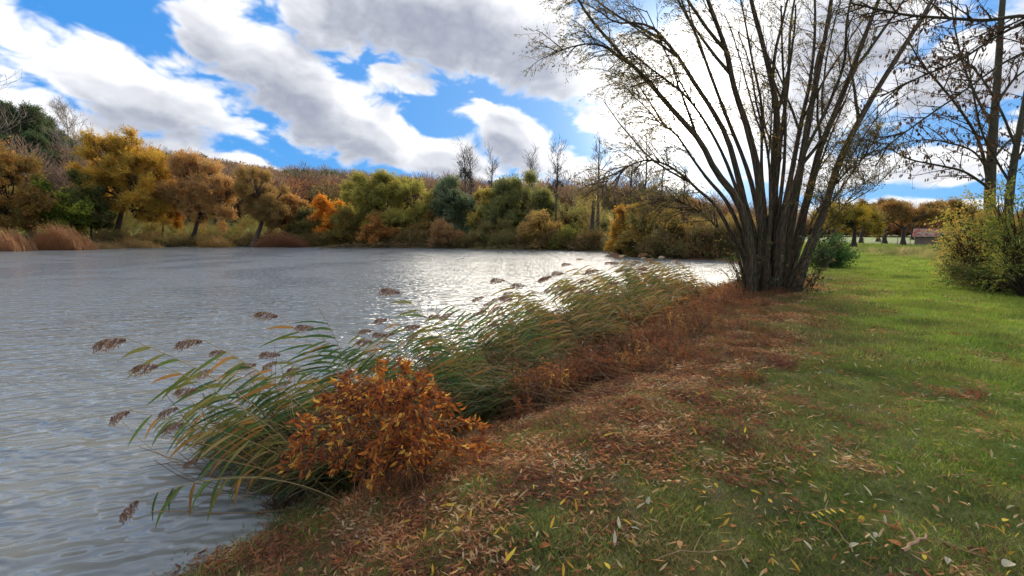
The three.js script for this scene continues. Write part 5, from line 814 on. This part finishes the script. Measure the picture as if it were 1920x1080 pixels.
{ // fallen leaves: the large ones in front singly, the rest as litter
  const r = rng(1400), narrow = [1, 2, 3, 4].map((s) => { const q = rng(1410 + s), m = new MB(); m.leaf(V(0, 0, 0), V(1, 0.12, 0).normalize(), V(0, 0, 1), 0.085, 0.0085, V(0, (q() - 0.6) * 0.9, (q() - 0.5) * 0.7), 5, 0.3 + 0.5 * q()); return m.geo(); });
  const broad = [1, 2, 3].map((s) => { const q = rng(1420 + s), m = new MB(); m.leaf(V(0, 0, 0), V(1, 0.2, 0).normalize(), V(0, 0, 1), 0.07, 0.02, V(0, -0.5 + q() * 0.5, (q() - 0.5) * 0.5), 5, 0.3 + 0.6 * q()); return m.geo(); });
  const clump = [1, 2, 3, 4].map((s) => { const q = rng(1430 + s), m = new MB(); for (let k = 0; k < 15; k++) { const a = q() * 6.283, e = Math.sqrt(q()) * 0.11, d = V(Math.cos(a * 3.1), (q() - 0.35) * 0.7, Math.sin(a * 3.1)).normalize(); m.leaf(V(Math.cos(a) * e, 0.004 + q() * 0.022, Math.sin(a) * e), d, perp(d, q).add(V(0, 0.0, 0)), 0.028 + 0.03 * q(), 0.0035 + 0.0035 * q(), rdir(q).multiplyScalar(1.1), 3, 0.3 + 0.4 * q()); } return m.geo(); });
  const BR = [srgb(118, 76, 56), srgb(140, 88, 60), srgb(160, 108, 72), srgb(176, 128, 84), srgb(186, 144, 100), srgb(200, 172, 132)], lists = [[], [], [], []], loose = [[], [], [], []];
  for (let k = 0; k < 60000; k++) { const q = lerp(1.3, 20, Math.pow(r(), 1.1)), a = lerp(-0.95, 0.95, r()), x = Math.sin(a) * q, z = -Math.cos(a) * q, d = pond(x, z); if (d < 0.05 || !inView(x, z)) continue; const p = litterAt(x, z, d); if (r() > p * 0.82 * (0.65 + 0.6 * sstep(-0.3, 0.3, n2(x * 2.1, z * 2.1))) + 0.012) continue; lists[k % 4].push([new THREE.Matrix4().compose(V(x, ground(x, z, d) + 0.004, z), new THREE.Quaternion().setFromAxisAngle(UP, r() * 6.28), V(1, 1, 1).multiplyScalar((0.6 + 0.5 * r()) * (1 + q * 0.03))), tinted(BR[Math.floor(clamp(r() * 0.75 + 0.42 * n2(x * 1.3 + 60, z * 1.3) + 0.0, 0, 0.99) * 6)], r, 0.25)]); }
  const PALE = [srgb(196, 168, 118), srgb(180, 128, 74), srgb(202, 184, 142), srgb(196, 160, 60), srgb(160, 104, 64)];
  for (let k = 0; k < 21000; k++) { const q = lerp(1.5, 26, Math.pow(r(), 0.9)), a = lerp(-0.9, 0.95, r()), x = Math.sin(a) * q, z = -Math.cos(a) * q, d = pond(x, z); if (d < 0.1 || !inView(x, z) || r() > 0.8 * (1 - sstep(7.6, 10, d) * 0.7)) continue; loose[k % 4].push([new THREE.Matrix4().compose(V(x, ground(x, z, d) + 0.022 + 0.012 * r(), z), new THREE.Quaternion().setFromEuler(new THREE.Euler((r() - 0.5) * 1.0, r() * 6.28, (r() - 0.5) * 0.8)), V(1, 1, 1).multiplyScalar(0.45 + 0.45 * r())), tinted(PALE[Math.floor(r() * 5)], r, 0.2)]); }
  const t = thing('leaf_litter', 'brown willow leaf litter drifted over the bank and scattered on the grass', 'leaf litter', V(0, 0, 0)); t.userData.kind = 'stuff';
  clump.forEach((g, i) => scatter('litter', g, LEAF, lists[i], t)); narrow.forEach((g, i) => scatter('loose_leaves', g, LEAF, loose[i], t));
  const KIND = { yellow: [srgb(196, 166, 60), 'yellow fallen leaf'], tan: [srgb(182, 140, 92), 'tan fallen leaf'], pale: [srgb(170, 160, 134), 'pale grey fallen willow leaf'], brown: [srgb(150, 92, 54), 'curled brown fallen leaf'] }, LM = {};
  for (const k in KIND) { LM[k] = leafMat(255, 255, 255, 0.15); LM[k].color.copy(KIND[k][0]); }
  const one = (kind, geo, x, z, s, turn, label, tilt = 0.2, lift = 0.028, where = '') => { const m = mesh('fallen_leaf', geo, LM[kind]); m.position.set(x, ground(x, z) + lift, z); m.rotation.set((r() - 0.5) * tilt * 2, turn, (r() - 0.5) * tilt * 2); m.scale.setScalar(s); tag(m, label ?? KIND[kind][1] + ' ' + where, 'leaf', label ? undefined : 'leaves fallen singly on the bank'); };
  const drop = (px, py) => { let x, z, h = 0; for (let k = 0; k < 4; k++) { const u = (px - 960) / FPX, v = (540 - py) / FPX, y = v * CP - SP, q = (h - 1.6) / y; x = u * q; z = -(CP + v * SP) * q; h = ground(x, z); } return [x, z]; };
  const HERO = [['yellow', broad[0], 1880, 986, 0.75, 0.3, 'deep yellow rounded leaf on the green turf at the lower right', 0.3], ['brown', broad[1], 1690, 952 + 82, 1.0, 2, 'large crumpled brown leaf near the lower right twigs', 0.7], ['pale', broad[2], 1880, 1072, 1.1, 0.2, 'broad pale pinkish leaf cut by the bottom edge', 0.2], ['yellow', broad[1], 1526, 862, 0.5, 1, 'small lemon yellow leaf on the path in front of the litter', 0.3], ['yellow', narrow[0], 1130, 825, 1.2, 0.1, 'long mustard yellow leaf lying beside a grass tuft', 0.2], ['yellow', narrow[1], 826, 958, 1.5, 0.05, 'bright yellow long leaf in the brown litter of the foreground', 0.15], ['tan', broad[1], 998, 1012, 0.9, 1.1, 'orange tan leaf standing up in the foreground turf', 0.9], ['pale', narrow[2], 1162, 1000, 1.05, 1.5, 'pale grey willow leaf, upper of two in the middle foreground', 0.2], ['pale', narrow[3], 1152, 1034, 1.05, 1.3, 'pale grey willow leaf, lower of two in the middle foreground', 0.3], ['yellow', narrow[2], 1050, 955, 0.95, 0.9, 'amber slim leaf standing out in the middle foreground', 0.3], ['yellow', narrow[3], 1395, 818, 0.9, 0.9, 'yellow leaf at the edge of the litter right of centre', 0.4], ['brown', broad[2], 1012, 1036, 0.85, 0.1, 'rusty leaf below the orange tan leaf in the foreground', 0.2], ['yellow', narrow[0], 945, 1066, 1.2, 0.8, 'yellow green long leaf near the bottom edge', 0.2], ['tan', broad[0], 1815, 957, 0.7, 2.2, 'tan curled leaf left of the deep yellow one', 0.5]];
  for (const [kind, geo, px, py, s, turn, label, tilt] of HERO) { const [x, z] = drop(px, py); one(kind, geo, x, z, s, turn, label, tilt); }
  const spot = (px, py, d) => (px < 760 ? 'below the orange shrub' : px < 1060 ? 'left of the grey willow leaves' : px < 1340 ? 'right of the grey willow leaves' : px < 1600 ? 'around the twig with leaflets' : px < 1780 ? 'near the broken twig' : 'around the deep yellow leaf') + (py > 1000 ? ', bottom edge' : py > 900 ? ', front turf' : ', higher up');
  const kinds = ['yellow', 'tan', 'tan', 'pale', 'brown', 'brown', 'tan'];
  for (let k = 0, n = 0; k < 900 && n < 225; k++) { const px = lerp(520, 1920, r()), py = lerp(1080, 790, Math.pow(r(), 1.25)), [x, z] = drop(px, py), d = pond(x, z); if (d < 0.35) continue; n++; const kd = kinds[Math.floor(r() * 7)]; one(kd, r() < 0.7 ? narrow[Math.floor(r() * 4)] : broad[Math.floor(r() * 3)], x, z, 0.38 + 0.36 * r(), r() * 6.28, null, 0.8, 0.028, spot(px, py, d)); }
  // twigs blown off the willow
  const TW = [['broken twig with peeling bark among dead leaves at the lower right', 1715, 1030, 0.28, 0.5, 0.011], ['long thin straw coloured twig on the right of the path', 1800, 898, 0.34, 0.15, 0.003], ['forked bare twig in the foreground right of centre', 1572, 1010, 0.3, 1.35, 0.0032], ['straight brown twig near the lower right corner', 1810, 1045, 0.22, -0.7, 0.004], ['dark twig lying in front of the dead herbs', 1010, 790, 0.5, 0.1, 0.008], ['pale twig with yellow leaflets in the litter right of centre', 1545, 965, 0.26, 0.1, 0.003], ['curved grass green stalk in the turf of the path', 1640, 890, 0.2, 1.4, 0.003], ['thin brown twig across the foreground litter', 1300, 1045, 0.45, 0.2, 0.0028], ['slim brown twig on the turf right of centre', 1395, 905, 0.3, -0.5, 0.0026]];
  TW.forEach(([label, px, py, L, a, rad], i) => {
    const [x, z] = drop(px, py), g = thing('twig', label, 'twig', V(x, ground(x, z), z)), q = rng(1500 + i), m = new MB(), P = []; for (let k = 0; k <= 6; k++) { const e = (k / 6 - 0.5) * L, xx = Math.cos(a) * e + (q() - 0.5) * 0.015, zz = -Math.sin(a) * e + (q() - 0.5) * 0.015; P.push(V(xx, ground(x + xx, z + zz) - ground(x, z) + 0.03 + rad, zz)); }
    m.tube(P, (e) => rad * (1 - 0.5 * e), 6, false, 0.1); mesh('stem', m.geo(), wood(140, 110, 78), g);
    const f = new MB(); f.tube(curve(P[3], P[3].clone().add(V(Math.cos(a + 0.7) * L * 0.35, 0.015, -Math.sin(a + 0.7) * L * 0.35)), V(0, 0.01, 0), 3, q), [rad * 0.7, rad * 0.6, rad * 0.5, rad * 0.3], 5); mesh('side_shoot', f.geo(), wood(140, 110, 78), g);
    if (i === 5) for (let w = 0; w < 5; w++) { const l = new MB(); l.leaf(P[1 + w].clone(), V(0.15, 0, 1).normalize(), V(1, 0, 0), 0.045, 0.009, V(0, -0.2, 0), 3, 0.3); mesh('leaflet', l.geo(), LM.yellow, g); }
  });
}
renderer.render(scene, camera);
